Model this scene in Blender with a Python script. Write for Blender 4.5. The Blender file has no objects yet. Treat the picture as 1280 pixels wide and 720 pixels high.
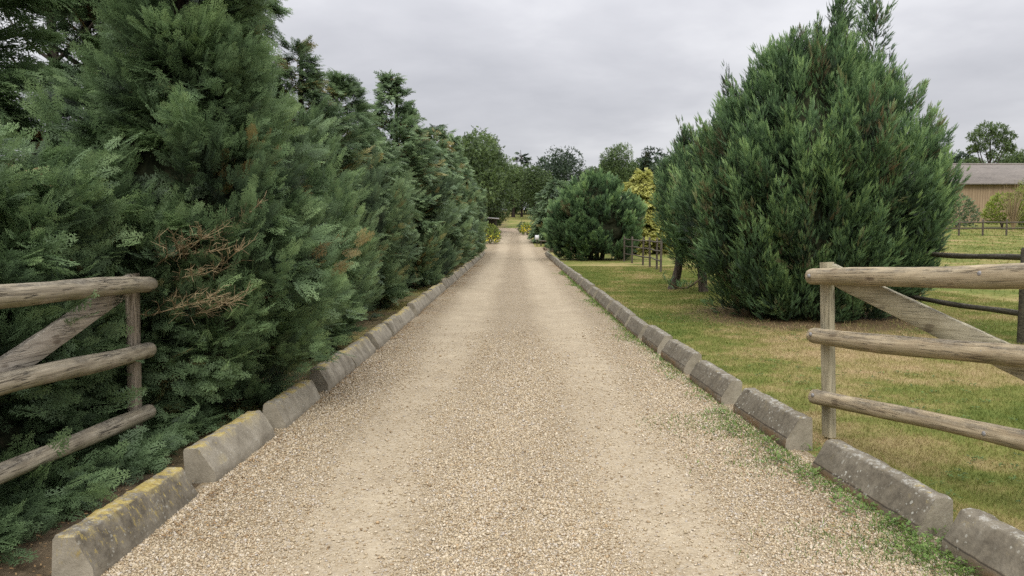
import bpy, math
import numpy as np
from mathutils import Vector, Matrix

C = bpy.context.scene.collection
rad = math.radians
PI = math.pi

# ------------------------------------------------------------------ terrain
def sstep(a, b, x):
    t = np.clip((np.asarray(x, float) - a) / (b - a), 0, 1)
    return t * t * (3 - 2 * t)

def height(x, y):
    x = np.asarray(x, float); y = np.asarray(y, float)
    a = np.clip(y - 46, 0, 120)
    z = 0.05 * a * a / (a + 6.0) * 1.06
    z = z + sstep(8, 20, x) * 0.018 * np.clip(y - 12, 0, 110)
    return z

def hz(x, y):
    return float(height(x, y))

# ------------------------------------------------------------------ mesh helpers
class MB:
    """collects vertices / polygons (tri or quad arrays) + per-vertex rg colour"""
    def __init__(self):
        self.V, self.F, self.Cc, self.M, self.n = [], [], [], [], 0
    def add(self, v, f, col=None, mat=0):
        v = np.asarray(v, float).reshape(-1, 3)
        f = np.asarray(f, int)
        self.V.append(v); self.F.append(f + self.n); self.n += len(v)
        if col is None:
            col = np.zeros((len(v), 2)); col[:, 0] = .5
        self.Cc.append(np.asarray(col, float)); self.M.append(np.full(len(f), mat))
    def box(self, lo, hi, mat=0, M=None):
        x0, y0, z0 = lo; x1, y1, z1 = hi
        v = np.array([(x0,y0,z0),(x1,y0,z0),(x1,y1,z0),(x0,y1,z0),(x0,y0,z1),(x1,y0,z1),(x1,y1,z1),(x0,y1,z1)], float)
        if M is not None: v = v @ np.array(M.to_3x3()).T + np.array(M.translation)
        self.add(v, [(3,2,1,0),(4,5,6,7),(0,1,5,4),(1,2,6,5),(2,3,7,6),(3,0,4,7)], mat=mat)
    def tube(self, pts, rr, k=8, col=None, cap=True, mat=0):
        pts = np.asarray(pts, float); m = len(pts)
        rr = np.broadcast_to(np.asarray(rr, float), (m,))
        T = np.gradient(pts, axis=0); T /= np.linalg.norm(T, axis=1)[:, None] + 1e-9
        ref = np.array([0, 0, 1.]) if abs(T[0, 2]) < .8 else np.array([1., 0, 0])
        U = np.cross(T, ref); U /= np.linalg.norm(U, axis=1)[:, None] + 1e-9
        W = np.cross(T, U)
        a = np.linspace(0, 2 * PI, k, endpoint=False)
        v = pts[:, None] + rr[:, None, None] * (np.cos(a)[None, :, None] * U[:, None] + np.sin(a)[None, :, None] * W[:, None])
        v = v.reshape(-1, 3)
        f = []
        for i in range(m - 1):
            for j in range(k):
                q = (j + 1) % k
                f.append((i*k+j, i*k+q, (i+1)*k+q, (i+1)*k+j))
        c = None if col is None else np.tile(np.asarray(col, float), (len(v), 1))
        base = self.n
        self.add(v, f, c, mat)
        if cap:
            for e, i in ((0, 0), (1, m - 1)):
                ctr = pts[i:i+1]; ring = v[i*k:(i+1)*k]
                tri = [(0, 1+(j+1) % k, 1+j) if e == 0 else (0, 1+j, 1+(j+1) % k) for j in range(k)]
                quads = [(t[0], t[1], t[2], t[2]) for t in tri]
                self.add(np.vstack([ctr, ring]), np.array(tri + []), None if col is None else np.tile(np.asarray(col, float), (k+1, 1)), mat)
    def mesh(self, name, mats, smooth=False):
        me = bpy.data.meshes.new(name)
        V = np.vstack(self.V)
        ls, tot, mi = [], [], []
        for f, m in zip(self.F, self.M):
            ls.append(f.reshape(-1)); tot.append(np.full(len(f), f.shape[1])); mi.append(m)
        ls = np.concatenate(ls); tot = np.concatenate(tot); mi = np.concatenate(mi)
        start = np.concatenate([[0], np.cumsum(tot)[:-1]])
        me.vertices.add(len(V)); me.vertices.foreach_set('co', V.astype(np.float32).ravel())
        me.loops.add(len(ls)); me.loops.foreach_set('vertex_index', ls.astype(np.int32))
        me.polygons.add(len(tot)); me.polygons.foreach_set('loop_start', start.astype(np.int32))
        me.polygons.foreach_set('material_index', mi.astype(np.int32))
        if smooth: me.polygons.foreach_set('use_smooth', np.ones(len(tot), bool))
        me.update(calc_edges=True)
        at = me.attributes.new('tint', 'FLOAT_COLOR', 'POINT')
        c = np.vstack(self.Cc); cc = np.zeros((len(V), 4), np.float32); cc[:, 0] = c[:, 0]; cc[:, 1] = c[:, 1]; cc[:, 3] = 1
        at.data.foreach_set('color', cc.ravel())
        for m in (mats if isinstance(mats, (list, tuple)) else [mats]): me.materials.append(m)
        return me
    def obj(self, name, mats, parent=None, smooth=False):
        return link(name, self.mesh(name, mats, smooth), parent)

def link(name, me, parent=None):
    o = bpy.data.objects.new(name, me); C.objects.link(o)
    if parent is not None: o.parent = parent
    return o

def tag(o, label=None, cat=None, group=None, kind=None):
    if label: o['label'] = label
    if cat: o['category'] = cat
    if group: o['group'] = group
    if kind: o['kind'] = kind
    return o

def empty(name, loc, label, cat, group=None, rot=(0, 0, 0), scale=(1, 1, 1)):
    o = bpy.data.objects.new(name, None); C.objects.link(o)
    o.empty_display_size = .3
    o.location = loc; o.rotation_euler = rot; o.scale = scale
    return tag(o, label, cat, group)

def copy_tree(o, parent=None):
    c = o.copy(); C.objects.link(c)
    if parent is not None: c.parent = parent
    for ch in o.children: copy_tree(ch, c)
    return c

# ------------------------------------------------------------------ material helpers
class NT:
    def __init__(self, name):
        self.m = bpy.data.materials.new(name); self.m.use_nodes = True
        self.t = self.m.node_tree; self.n = self.t.nodes; self.n.clear()
        self.out = self.n.new('ShaderNodeOutputMaterial')
    def new(self, typ, **kw):
        nd = self.n.new(typ)
        for k, v in kw.items():
            if hasattr(nd, k): setattr(nd, k, v)
            else: self.set(nd.inputs[k.replace('_', ' ')], v)
        return nd
    def set(self, sock, v):
        if isinstance(v, bpy.types.NodeSocket): self.t.links.new(v, sock)
        else: sock.default_value = v
    def L(self, a, b): self.t.links.new(a, b)
    def math(self, op, a, b=0., clamp=False):
        nd = self.n.new('ShaderNodeMath'); nd.operation = op; nd.use_clamp = clamp
        self.set(nd.inputs[0], a); self.set(nd.inputs[1], b); return nd.outputs[0]
    def mix(self, f, a, b, blend='MIX'):
        nd = self.n.new('ShaderNodeMix'); nd.data_type = 'RGBA'; nd.blend_type = blend
        self.set(nd.inputs[0], f)
        for s, v in ((nd.inputs[6], a), (nd.inputs[7], b)):
            if isinstance(v, tuple) and len(v) == 3: v = (*v, 1)
            self.set(s, v)
        return nd.outputs[2]
    def ramp(self, f, stops, interp='LINEAR'):
        nd = self.n.new('ShaderNodeValToRGB'); cr = nd.color_ramp; cr.interpolation = interp
        while len(cr.elements) < len(stops): cr.elements.new(.5)
        for e, (p, c) in zip(cr.elements, stops):
            e.position = p; e.color = (*c, 1) if len(c) == 3 else c
        self.set(nd.inputs[0], f); return nd.outputs[0]
    def lin(self, f, a, b, c=0., d=1.):
        nd = self.n.new('ShaderNodeMapRange'); nd.clamp = True
        for i, v in enumerate((f, a, b, c, d)): self.set(nd.inputs[i], v)
        return nd.outputs[0]
    def noise(self, vec, scale, detail=4, rough=.55, dist=0., out=0):
        nd = self.n.new('ShaderNodeTexNoise')
        self.set(nd.inputs['Vector'], vec); self.set(nd.inputs['Scale'], scale); self.set(nd.inputs['Detail'], detail)
        self.set(nd.inputs['Roughness'], rough); self.set(nd.inputs['Distortion'], dist)
        return nd.outputs[out]
    def voro(self, vec, scale, feature='F1', out='Distance', rand=1.):
        nd = self.n.new('ShaderNodeTexVoronoi'); nd.feature = feature
        self.set(nd.inputs['Vector'], vec); self.set(nd.inputs['Scale'], scale); self.set(nd.inputs['Randomness'], rand)
        return nd.outputs[out]
    def mapping(self, vec, scale=(1, 1, 1), loc=(0, 0, 0), rot=(0, 0, 0)):
        nd = self.n.new('ShaderNodeMapping')
        self.set(nd.inputs[0], vec); self.set(nd.inputs[1], loc); self.set(nd.inputs[2], rot); self.set(nd.inputs[3], scale)
        return nd.outputs[0]
    def bump(self, h, strength=.5, dist=.01, normal=None):
        nd = self.n.new('ShaderNodeBump'); self.set(nd.inputs['Height'], h)
        self.set(nd.inputs['Strength'], strength); self.set(nd.inputs['Distance'], dist)
        if normal is not None: self.L(normal, nd.inputs['Normal'])
        return nd.outputs[0]
    def bsdf(self, col, rough=.8, spec=.3, normal=None):
        nd = self.n.new('ShaderNodeBsdfPrincipled')
        if isinstance(col, tuple) and len(col) == 3: col = (*col, 1)
        self.set(nd.inputs['Base Color'], col); self.set(nd.inputs['Roughness'], rough)
        self.set(nd.inputs['Specular IOR Level'], spec)
        if normal is not None: self.L(normal, nd.inputs['Normal'])
        return nd.outputs[0]
    def done(self, sh):
        self.L(sh, self.out.inputs[0]); return self.m
    def pos(self): return self.n.new('ShaderNodeNewGeometry').outputs['Position']
    def geo(self): return self.n.new('ShaderNodeNewGeometry')
    def tc(self, w='Object'): return self.n.new('ShaderNodeTexCoord').outputs[w]
    def rnd(self): return self.n.new('ShaderNodeObjectInfo').outputs['Random']
    def xyz(self, v):
        nd = self.n.new('ShaderNodeSeparateXYZ'); self.L(v, nd.inputs[0]); return nd.outputs
    def attr(self):
        nd = self.n.new('ShaderNodeAttribute'); nd.attribute_name = 'tint'
        s = self.n.new('ShaderNodeSeparateColor'); self.L(nd.outputs['Color'], s.inputs[0]); return s.outputs

def foliage(name, dark, mid, light, dry=(.30, .19, .07), trans=.36, patch=.35, var=.12):
    n = NT(name); a = n.attr()
    big = n.noise(n.pos(), 1.3, 3)
    t = n.math('ADD', a[0], n.math('MULTIPLY', n.math('SUBTRACT', big, .5), patch))
    t = n.math('ADD', t, n.math('MULTIPLY', n.math('SUBTRACT', n.rnd(), .5), var))
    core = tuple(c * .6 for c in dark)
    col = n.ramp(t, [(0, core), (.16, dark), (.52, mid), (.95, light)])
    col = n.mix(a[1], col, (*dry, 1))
    b = n.bsdf(col, .55, .38)
    tr = n.new('ShaderNodeBsdfTranslucent'); n.L(col, tr.inputs[0])
    mx = n.n.new('ShaderNodeMixShader'); mx.inputs[0].default_value = trans
    n.L(b, mx.inputs[1]); n.L(tr.outputs[0], mx.inputs[2])
    return n.done(mx.outputs[0])

M = {}
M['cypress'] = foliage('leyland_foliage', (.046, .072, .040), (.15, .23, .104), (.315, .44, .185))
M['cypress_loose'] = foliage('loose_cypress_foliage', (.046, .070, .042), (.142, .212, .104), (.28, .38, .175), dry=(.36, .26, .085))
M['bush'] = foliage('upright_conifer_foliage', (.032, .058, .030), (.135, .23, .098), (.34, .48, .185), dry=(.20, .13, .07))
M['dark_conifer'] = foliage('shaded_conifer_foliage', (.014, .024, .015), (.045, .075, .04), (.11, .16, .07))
M['broad'] = foliage('broadleaf_foliage', (.034, .056, .022), (.12, .18, .058), (.24, .32, .10))
M['broad_dark'] = foliage('dark_broadleaf_foliage', (.02, .034, .02), (.06, .095, .05), (.12, .17, .08))
M['grey_green'] = foliage('greyish_foliage', (.036, .056, .03), (.13, .19, .09), (.26, .34, .155))
M['yellow'] = foliage('golden_foliage', (.15, .175, .04), (.44, .45, .13), (.68, .66, .24))
M['lime'] = foliage('lime_foliage', (.08, .11, .02), (.27, .33, .06), (.45, .52, .11))
M['red_plant'] = foliage('reddish_foliage', (.04, .03, .015), (.14, .085, .05), (.25, .16, .09))
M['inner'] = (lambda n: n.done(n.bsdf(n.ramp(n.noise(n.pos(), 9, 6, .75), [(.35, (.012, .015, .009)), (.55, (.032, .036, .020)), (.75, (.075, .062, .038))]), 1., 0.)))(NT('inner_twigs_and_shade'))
M['flower'] = foliage('yellow_petals', (.4, .3, .01), (.75, .6, .02), (.9, .75, .05), trans=.1)
M['weed'] = foliage('weed_leaves', (.05, .09, .02), (.13, .22, .045), (.25, .34, .09), trans=.3)

def mat_bark(name, c1, c2):
    n = NT(name); p = n.mapping(n.tc(), (9, 9, 1.6))
    f = n.noise(p, 2.2, 6, .65)
    col = n.ramp(f, [(.3, c1), (.7, c2)])
    return n.done(n.bsdf(col, .9, .15, n.bump(f, .8, .02)))
M['bark'] = mat_bark('grey_bark', (.03, .024, .018), (.15, .12, .095))
M['bark_dark'] = mat_bark('dark_bark', (.012, .01, .008), (.06, .045, .035))
M['twig'] = mat_bark('dead_twig', (.15, .11, .06), (.42, .33, .19))

def mat_gravel():
    n = NT('gravel_surface'); p = n.pos(); x = n.xyz(p)
    wob = n.math('MULTIPLY', n.math('SUBTRACT', n.noise(p, .35, 3), .5), .5)
    X = n.math('ADD', x[0], wob)
    # wheel tracks: compacted, pale, few loose stones
    tl = n.lin(n.math('ABSOLUTE', n.math('ADD', X, .92)), .22, .58, 1, 0)
    tr = n.lin(n.math('ABSOLUTE', n.math('SUBTRACT', X, .82)), .22, .58, 1, 0)
    track = n.math('MAXIMUM', tl, tr)
    track = n.math('MULTIPLY', track, n.lin(n.noise(p, 2.2, 5, .7), .3, .65, .30, .85))
    v1 = n.voro(p, 62); c1 = n.voro(p, 62, out='Color')
    v2 = n.voro(p, 118); c2 = n.voro(p, 118, out='Color')
    r1 = n.new('ShaderNodeSeparateColor'); n.L(c1, r1.inputs[0])
    stone = n.ramp(r1.outputs[0], [(0, (.25, .19, .115)), (.3, (.38, .305, .20)), (.6, (.45, .375, .255)), (.82, (.53, .455, .34)), (1, (.41, .38, .335))])
    gap = n.lin(v1, .25, .62, 0, 1)
    stone = n.mix(n.math('MULTIPLY', gap, .55), stone, (.19, .14, .08))
    r2 = n.new('ShaderNodeSeparateColor'); n.L(c2, r2.inputs[0])
    sand = n.ramp(n.noise(p, 9, 6, .7), [(.25, (.41, .34, .235)), (.75, (.50, .425, .30))])
    grit = n.math('MULTIPLY', n.lin(r2.outputs[1], .80, .86), n.lin(v2, .42, .3))
    sand = n.mix(n.math('MULTIPLY', grit, .75), sand, n.mix(r2.outputs[0], (.13, .09, .05), (.42, .33, .22)))
    col = n.mix(track, stone, sand)
    blot = n.noise(p, .8, 5, .6)
    col = n.mix(n.lin(blot, .4, .75, 0, .38), col, n.mix(1., col, (.74, .70, .66), 'MULTIPLY'))
    spk = n.noise(p, 24, 4, .8)
    col = n.mix(n.lin(spk, .38, .66, .42, 0), col, n.mix(1., col, (.52, .49, .45), 'MULTIPLY'))
    edge = n.lin(n.math('ABSOLUTE', x[0]), 1.2, 1.95, 0, 1)
    col = n.mix(n.math('MULTIPLY', edge, n.lin(n.noise(p, 1.7, 4), .42, .7, 0, .55)), col, (.22, .165, .08))
    hgt = n.math('SUBTRACT', 1, v1)
    st = n.lin(track, 0, 1, .9, .2)
    return n.done(n.bsdf(col, .9, .15, n.bump(hgt, st, .012)))
M['gravel'] = mat_gravel()

def mat_pebble():
    n = NT('loose_pebbles'); a = n.attr()
    col = n.ramp(a[0], [(0, (.21, .145, .08)), (.14, (.34, .255, .15)), (.32, (.41, .33, .21)), (.6, (.475, .39, .265)), (.84, (.57, .49, .365)), (.93, (.41, .37, .32)), (1, (.41, .28, .14))])
    return n.done(n.bsdf(col, .75, .25))
M['pebble'] = mat_pebble()

def lawn_colour(n, p):
    # shared by the turf sheet and the blades so patches agree
    a = n.noise(p, .55, 4, .6); b = n.noise(p, 2.4, 4, .6); c = n.noise(p, .16, 2)
    f = n.math('ADD', n.math('MULTIPLY', a, .62), n.math('MULTIPLY', b, .38))
    f = n.math('ADD', f, n.math('MULTIPLY', n.math('SUBTRACT', c, .5), .25))
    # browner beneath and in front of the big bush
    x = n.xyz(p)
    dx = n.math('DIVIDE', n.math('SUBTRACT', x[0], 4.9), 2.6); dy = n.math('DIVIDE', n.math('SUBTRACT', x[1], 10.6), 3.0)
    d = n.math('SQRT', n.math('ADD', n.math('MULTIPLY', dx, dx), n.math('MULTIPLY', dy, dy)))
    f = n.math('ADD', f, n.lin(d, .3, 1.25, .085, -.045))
    return f
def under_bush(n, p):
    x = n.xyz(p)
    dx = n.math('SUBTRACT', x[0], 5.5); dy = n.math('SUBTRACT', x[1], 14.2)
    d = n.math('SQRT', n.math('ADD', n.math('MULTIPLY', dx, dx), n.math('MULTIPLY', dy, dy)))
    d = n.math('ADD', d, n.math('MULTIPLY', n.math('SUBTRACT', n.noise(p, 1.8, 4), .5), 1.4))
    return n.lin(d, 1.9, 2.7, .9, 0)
def mat_ground():
    n = NT('turf_and_soil'); p = n.pos(); x = n.xyz(p)
    f = lawn_colour(n, p)
    lawn = n.ramp(f, [(.36, (.115, .145, .032)), (.46, (.185, .190, .052)), (.52, (.275, .23, .09)), (.64, (.38, .285, .15))])
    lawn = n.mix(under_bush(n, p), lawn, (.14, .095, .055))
    fine = n.noise(n.mapping(p, (1, .35, 1)), 26, 5, .7)
    lawn = n.mix(n.lin(fine, .3, .7, .55, 0), lawn, n.mix(1., lawn, (.5, .52, .42), 'MULTIPLY'))
    soil = n.ramp(n.noise(p, 7, 6, .7), [(.3, (.05, .038, .024)), (.55, (.12, .09, .055)), (.75, (.20, .15, .09))])
    moss = n.ramp(n.noise(p, 5, 5, .7), [(.3, (.13, .11, .04)), (.6, (.24, .21, .07)), (.8, (.30, .23, .12))])
    left = n.mix(n.math('MULTIPLY', n.lin(n.noise(p, .5, 3), .38, .55), n.math('MULTIPLY', n.lin(x[0], -3.0, -2.5), n.lin(x[1], 5, 7.5))), soil, moss)
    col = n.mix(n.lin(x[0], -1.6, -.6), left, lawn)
    far = n.lin(x[1], 84, 92)
    return n.done(n.bsdf(col, .95, .1, n.bump(fine, .8, .03)))
M['ground'] = mat_ground()
def mat_blades():
    n = NT('grass_blades'); p = n.pos(); a = n.attr()
    f = n.math('ADD', lawn_colour(n, p), n.math('MULTIPLY', n.math('SUBTRACT', a[0], .5), .12))
    col = n.ramp(f, [(.35, (.125, .165, .036)), (.46, (.20, .215, .056)), (.52, (.30, .255, .10)), (.64, (.42, .32, .18))])
    b = n.bsdf(col, .7, .2)
    tr = n.new('ShaderNodeBsdfTranslucent'); n.L(col, tr.inputs[0])
    mx = n.n.new('ShaderNodeMixShader'); mx.inputs[0].default_value = .3
    n.L(b, mx.inputs[1]); n.L(tr.outputs[0], mx.inputs[2])
    return n.done(mx.outputs[0])
M['blade'] = mat_blades()
def mat_litter():
    n = NT('dry_litter'); a = n.attr()
    col = n.ramp(a[0], [(0, (.10, .06, .03)), (.5, (.24, .15, .07)), (1, (.38, .26, .13))])
    return n.done(n.bsdf(col, .85, .15))
M['litter'] = mat_litter()
M['dirt'] = (lambda n: n.done(n.bsdf(n.ramp(n.noise(n.pos(), 1.2, 6, .7), [(.3, (.22, .17, .11)), (.7, (.40, .32, .23))]), .95, .1)))(NT('bare_earth'))

def mat_kerb(name, right, stained=False):
    n = NT(name); o = n.tc('Object'); g = n.geo()
    r = n.rnd()
    off = n.new('ShaderNodeVectorMath', operation='ADD'); n.L(o, off.inputs[0])
    cmb = n.new('ShaderNodeCombineXYZ'); s = n.math('MULTIPLY', r, 37.); n.L(s, cmb.inputs[0]); n.L(s, cmb.inputs[1]); n.L(cmb.outputs[0], off.inputs[1])
    p = off.outputs[0]
    nz = n.xyz(g.outputs['Normal'])[2]
    nx = n.math('ABSOLUTE', n.xyz(n.tc('Normal'))[0])
    oz = n.xyz(o)[2]
    base = n.ramp(n.noise(p, 6, 7, .7), [(.3, (.205, .18, .135)), (.55, (.31, .277, .212)), (.75, (.41, .372, .295))])
    fine = n.noise(p, 60, 4, .7)
    base = n.mix(n.lin(fine, .35, .7, .35, 0), base, n.mix(1., base, (.6, .58, .55), 'MULTIPLY'))
    # dark weather stain on the battered faces
    strk = n.noise(n.mapping(p, (1, 1, .25)), 7, 5, .65)
    if stained: amt = n.lin(strk, .30, .55, .45, .95)
    elif right: amt = n.lin(strk, .25, .55, .5, .9)
    else: amt = n.math('MULTIPLY', n.lin(strk, .42, .62, 0, .9), n.lin(n.math('FRACT', n.math('MULTIPLY', r, 7.3)), .2, .9, .25, 1))
    side = n.math('MULTIPLY', n.lin(nx, .5, .8, 1, .0), n.lin(nz, .7, .95, 1, .75))
    amt = n.math('MULTIPLY', amt, n.math('MULTIPLY', side, n.lin(oz, .06, .10, .45 if not right else .75, 1)))
    stain = n.ramp(n.noise(p, 20, 5, .7), [(.3, (.062, .052, .037)), (.7, (.165, .142, .102))])
    col = n.mix(amt, base, stain)
    if right:
        rust = n.math('MULTIPLY', n.lin(oz, .105, .06), n.math('MULTIPLY', n.lin(nx, .5, .8, 1, 0), n.lin(n.noise(p, 5, 4), .4, .6, .2, .85)))
        col = n.mix(rust, col, (.17, .105, .05))
    if right:
        ln = n.lin(n.math('ABSOLUTE', n.math('SUBTRACT', n.math('ADD', oz, n.math('MULTIPLY', n.noise(p, 9, 2), .012)), .098)), .006, .002)
        col = n.mix(n.math('MULTIPLY', ln, n.lin(nx, .5, .8, .7, 0)), col, (.03, .025, .02))
    # lichens
    wp = n.new('ShaderNodeVectorMath', operation='ADD'); n.L(p, wp.inputs[0]); n.L(n.mapping(n.noise(p, 45, 3, out=1), (.03, .03, .03)), wp.inputs[1])
    v = n.voro(wp.outputs[0], 42); vc = n.new('ShaderNodeSeparateColor'); n.L(n.voro(wp.outputs[0], 42, out='Color'), vc.inputs[0])
    rs = n.math('ADD', .10, n.math('MULTIPLY', vc.outputs[1], .26))
    spots = n.math('MULTIPLY', n.lin(n.math('SUBTRACT', v, rs), .06, -.02), n.lin(vc.outputs[0], .50, .56))
    spots = n.math('MULTIPLY', spots, n.lin(n.noise(p, 4, 4), .40, .58))
    spots = n.math('MULTIPLY', spots, n.lin(nx, .5, .8, 1, .25))
    col = n.mix(n.math('MULTIPLY', spots, .75 if right else .4), col, (.46, .45, .38))
    yl = n.noise(p, 8 if right else 6, 6, .75)
    topm = n.lin(nz, .6, .9)
    th = .60 if right else .465
    ym = n.math('MULTIPLY', n.lin(yl, th, th + .07), topm)
    crust = n.math('MULTIPLY', n.math('MULTIPLY', n.lin(n.noise(p, 13, 6, .8), .60, .66), n.lin(oz, .10, .2)), .95 if stained else (.55 if not right else .25))
    if stained:
        st2 = n.noise(n.mapping(p, (1, 1, .3)), 34, 5, .75)
        crust = n.math('MAXIMUM', crust, n.math('MULTIPLY', n.math('MULTIPLY', n.lin(st2, .56, .63), n.lin(oz, .085, .13)), .8))
    ym = n.math('MAXIMUM', ym, crust)
    yc = n.ramp(n.noise(p, 30, 3), [(.3, (.27, .19, .045)), (.7, (.46, .37, .12))])
    col = n.mix(n.math('MULTIPLY', ym, .85), col, yc)
    wl = n.math('MULTIPLY', n.lin(n.noise(p, 18, 6, .8), .52, .60), topm)
    col = n.mix(n.math('MULTIPLY', wl, .6 if right else .35), col, (.46, .45, .40))
    h = n.math('ADD', n.math('MULTIPLY', fine, .5), n.noise(p, 14, 5, .7))
    return n.done(n.bsdf(col, .93, .15, n.bump(h, .55, .012)))
M['kerb_left'] = mat_kerb('lichened_concrete', False)
M['kerb_stained'] = mat_kerb('blackened_lichened_concrete', False, True)
M['kerb_right'] = mat_kerb('dark_weathered_concrete', True)

def mat_wood(name, c0, c1, c2, green=(.20, .19, .09), gamt=.5, axis=0, crack=.75):
    n = NT(name); o = n.tc('Object'); g = n.geo()
    sc = [22, 22, 22]; sc[axis] = 1.3
    p = n.mapping(o, tuple(sc))
    grain = n.noise(p, 1.6, 7, .7, .6)
    col = n.ramp(grain, [(.28, c0), (.5, c1), (.72, c2)])
    blot = n.noise(o, 5, 5, .65)
    col = n.mix(n.lin(blot, .5, .72, 0, .55), col, n.mix(1., col, (.5, .47, .44), 'MULTIPLY'))
    nz = n.xyz(g.outputs['Normal'])[2]
    gm = n.math('MULTIPLY', n.lin(nz, .1, -.7), n.lin(n.noise(o, 3.3, 4), .38, .6))
    col = n.mix(n.math('MULTIPLY', gm, gamt), col, green)
    sc2 = [34, 34, 34]; sc2[axis] = 1.0
    ck = n.voro(n.mapping(n.noise(o, 2, 2, out=1), (0, 0, 0)), 1)
    ckn = n.noise(n.mapping(o, tuple(sc2)), 1.1, 3, .5, .3)
    ckm = n.math('MULTIPLY', n.lin(n.math('ABSOLUTE', n.math('SUBTRACT', ckn, .5)), .018, .004), n.lin(n.noise(o, 2.3, 2), .42, .52))
    col = n.mix(n.math('MULTIPLY', ckm, crack), col, (.025, .02, .015))
    # knots
    sk = [9, 9, 9]; sk[axis] = 3.2
    kv = n.voro(n.mapping(o, tuple(sk)), 1.0)
    kn = n.lin(kv, .17, .10)
    col = n.mix(n.math('MULTIPLY', kn, .55), col, (.075, .05, .03))
    # mossy / black upper side
    tm = n.math('MULTIPLY', n.lin(nz, .1, .7), n.lin(n.noise(n.mapping(o, tuple(np.array(sc) * .4 + 1)), 2.2, 6, .75), .42, .58))
    col = n.mix(n.math('MULTIPLY', tm, .8), col, n.ramp(n.noise(o, 40, 3), [(.35, (.05, .042, .033)), (.7, (.22, .20, .16))]))
    h = n.math('SUBTRACT', n.math('ADD', grain, n.math('MULTIPLY', blot, .3)), n.math('MULTIPLY', ckm, 1.5))
    return n.done(n.bsdf(col, .85, .2, n.bump(h, .6, .008)))
M['log_old'] = mat_wood('weathered_log', (.14, .115, .08), (.32, .275, .195), (.50, .44, .335), gamt=.6, crack=.9)
M['log_new'] = mat_wood('pale_round_rail', (.21, .155, .095), (.39, .315, .20), (.54, .455, .31), gamt=.45, crack=.55)
M['plank_old'] = mat_wood('weathered_plank', (.18, .15, .12), (.36, .315, .25), (.47, .42, .345), gamt=.2)
M['plank_new'] = mat_wood('pale_plank', (.25, .22, .14), (.43, .385, .26), (.54, .485, .345), gamt=.45, crack=.3)
M['post_old'] = mat_wood('weathered_upright', (.16, .125, .09), (.33, .275, .205), (.46, .39, .305), gamt=.2, axis=2)
M['post_new'] = mat_wood('pale_upright', (.24, .21, .135), (.41, .365, .245), (.52, .465, .325), gamt=.2, axis=2, crack=.4)
M['fence_dark'] = mat_wood('dark_mossy_timber', (.022, .020, .015), (.055, .05, .036), (.12, .11, .07), gamt=.3, axis=1)
M['fence_far'] = mat_wood('brown_fence_timber', (.045, .038, .028), (.09, .075, .056), (.16, .135, .10), gamt=.1)
M['metal'] = (lambda n: n.done(n.bsdf((.22, .21, .2), .5, .5)))(NT('dull_galvanised_steel'))
M['white_board'] = (lambda n: n.done(n.bsdf(n.ramp(n.noise(n.tc(), 6, 3), [(.3, (.52, .52, .53)), (.7, (.64, .64, .64))]), .6, .3)))(NT('white_painted_board'))

# ------------------------------------------------------------------ fronds and crowns
def frond_template(rng, nb, nsub, wmain=.03, wleaf=.16, spread=50, droop=.12, full=.42):
    V, F, T = [], [], []
    def leaf(p0, d, L, w, t0, t1):
        d = d / np.linalg.norm(d); s = np.cross(d, [0, 0, 1.]); s /= np.linalg.norm(s) + 1e-9
        i = len(V)
        mid = p0 + d * L * .5
        V.extend([p0, mid + s * w * .5 + np.array([0, 0, .04 * L]), p0 + d * L, mid - s * w * .5 + np.array([0, 0, .04 * L])])
        T.extend([t0, (t0 + t1) / 2, t1, (t0 + t1) / 2]); F.append((i, i + 1, i + 2, i + 3))
    leaf(np.zeros(3), np.array([0, 1., 0]), 1., wmain, 0, 1)
    for i in range(nb):
        t = .06 + .82 * (i + .2) / nb
        for sd in (-1, 1):
            tt = t + rng.uniform(-.03, .03)
            L = full * (1.02 - tt) ** .65 * (.62 + .38 * min(1, tt / .3)) * rng.uniform(.8, 1.15)
            a = rad(spread + rng.uniform(-8, 8) - 14 * tt)
            d = np.array([sd * math.sin(a), math.cos(a), rng.uniform(-.16, .12)])
            p0 = np.array([0, tt, 0.])
            leaf(p0, d, L, L * (wleaf if nsub == 0 else wleaf * .55), tt * .6, min(1, tt * .6 + L))
            for j in range(nsub):
                u = .22 + .62 * j / max(1, nsub - .5)
                for s2 in (-1, 1):
                    b = a * sd + s2 * rad(38 + rng.uniform(-8, 8))
                    d2 = np.array([math.sin(b), math.cos(b), rng.uniform(-.2, .2)])
                    L2 = L * .46 * (1.1 - u * .6) * rng.uniform(.8, 1.2)
                    leaf(p0 + d / np.linalg.norm(d) * L * u, d2, L2, L2 * .34, tt * .6 + L * u, min(1, tt * .6 + L * u + L2 * .8))
    V = np.array(V); V[:, 2] -= droop * V[:, 1] ** 2
    return V, np.array(F), np.array(T)

trng = np.random.default_rng(11)
TEMPL = {
    'fine': [frond_template(trng, 7, 2) for _ in range(3)],
    'mid': [frond_template(trng, 6, 1, wmain=.04, wleaf=.26) for _ in range(3)],
    'plume': [frond_template(trng, 7, 0, wmain=.06, wleaf=.26, spread=27, full=.32, droop=.05) for _ in range(3)],
    'coarse': [frond_template(trng, 5, 0, wmain=.07, wleaf=.34, spread=42, full=.46) for _ in range(3)],
    'dot': [frond_template(trng, 2, 0, wmain=.22, wleaf=.42, spread=46, full=.6) for _ in range(2)],
}
def unit(a): return a / (np.linalg.norm(a, axis=-1, keepdims=True) + 1e-9)

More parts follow.
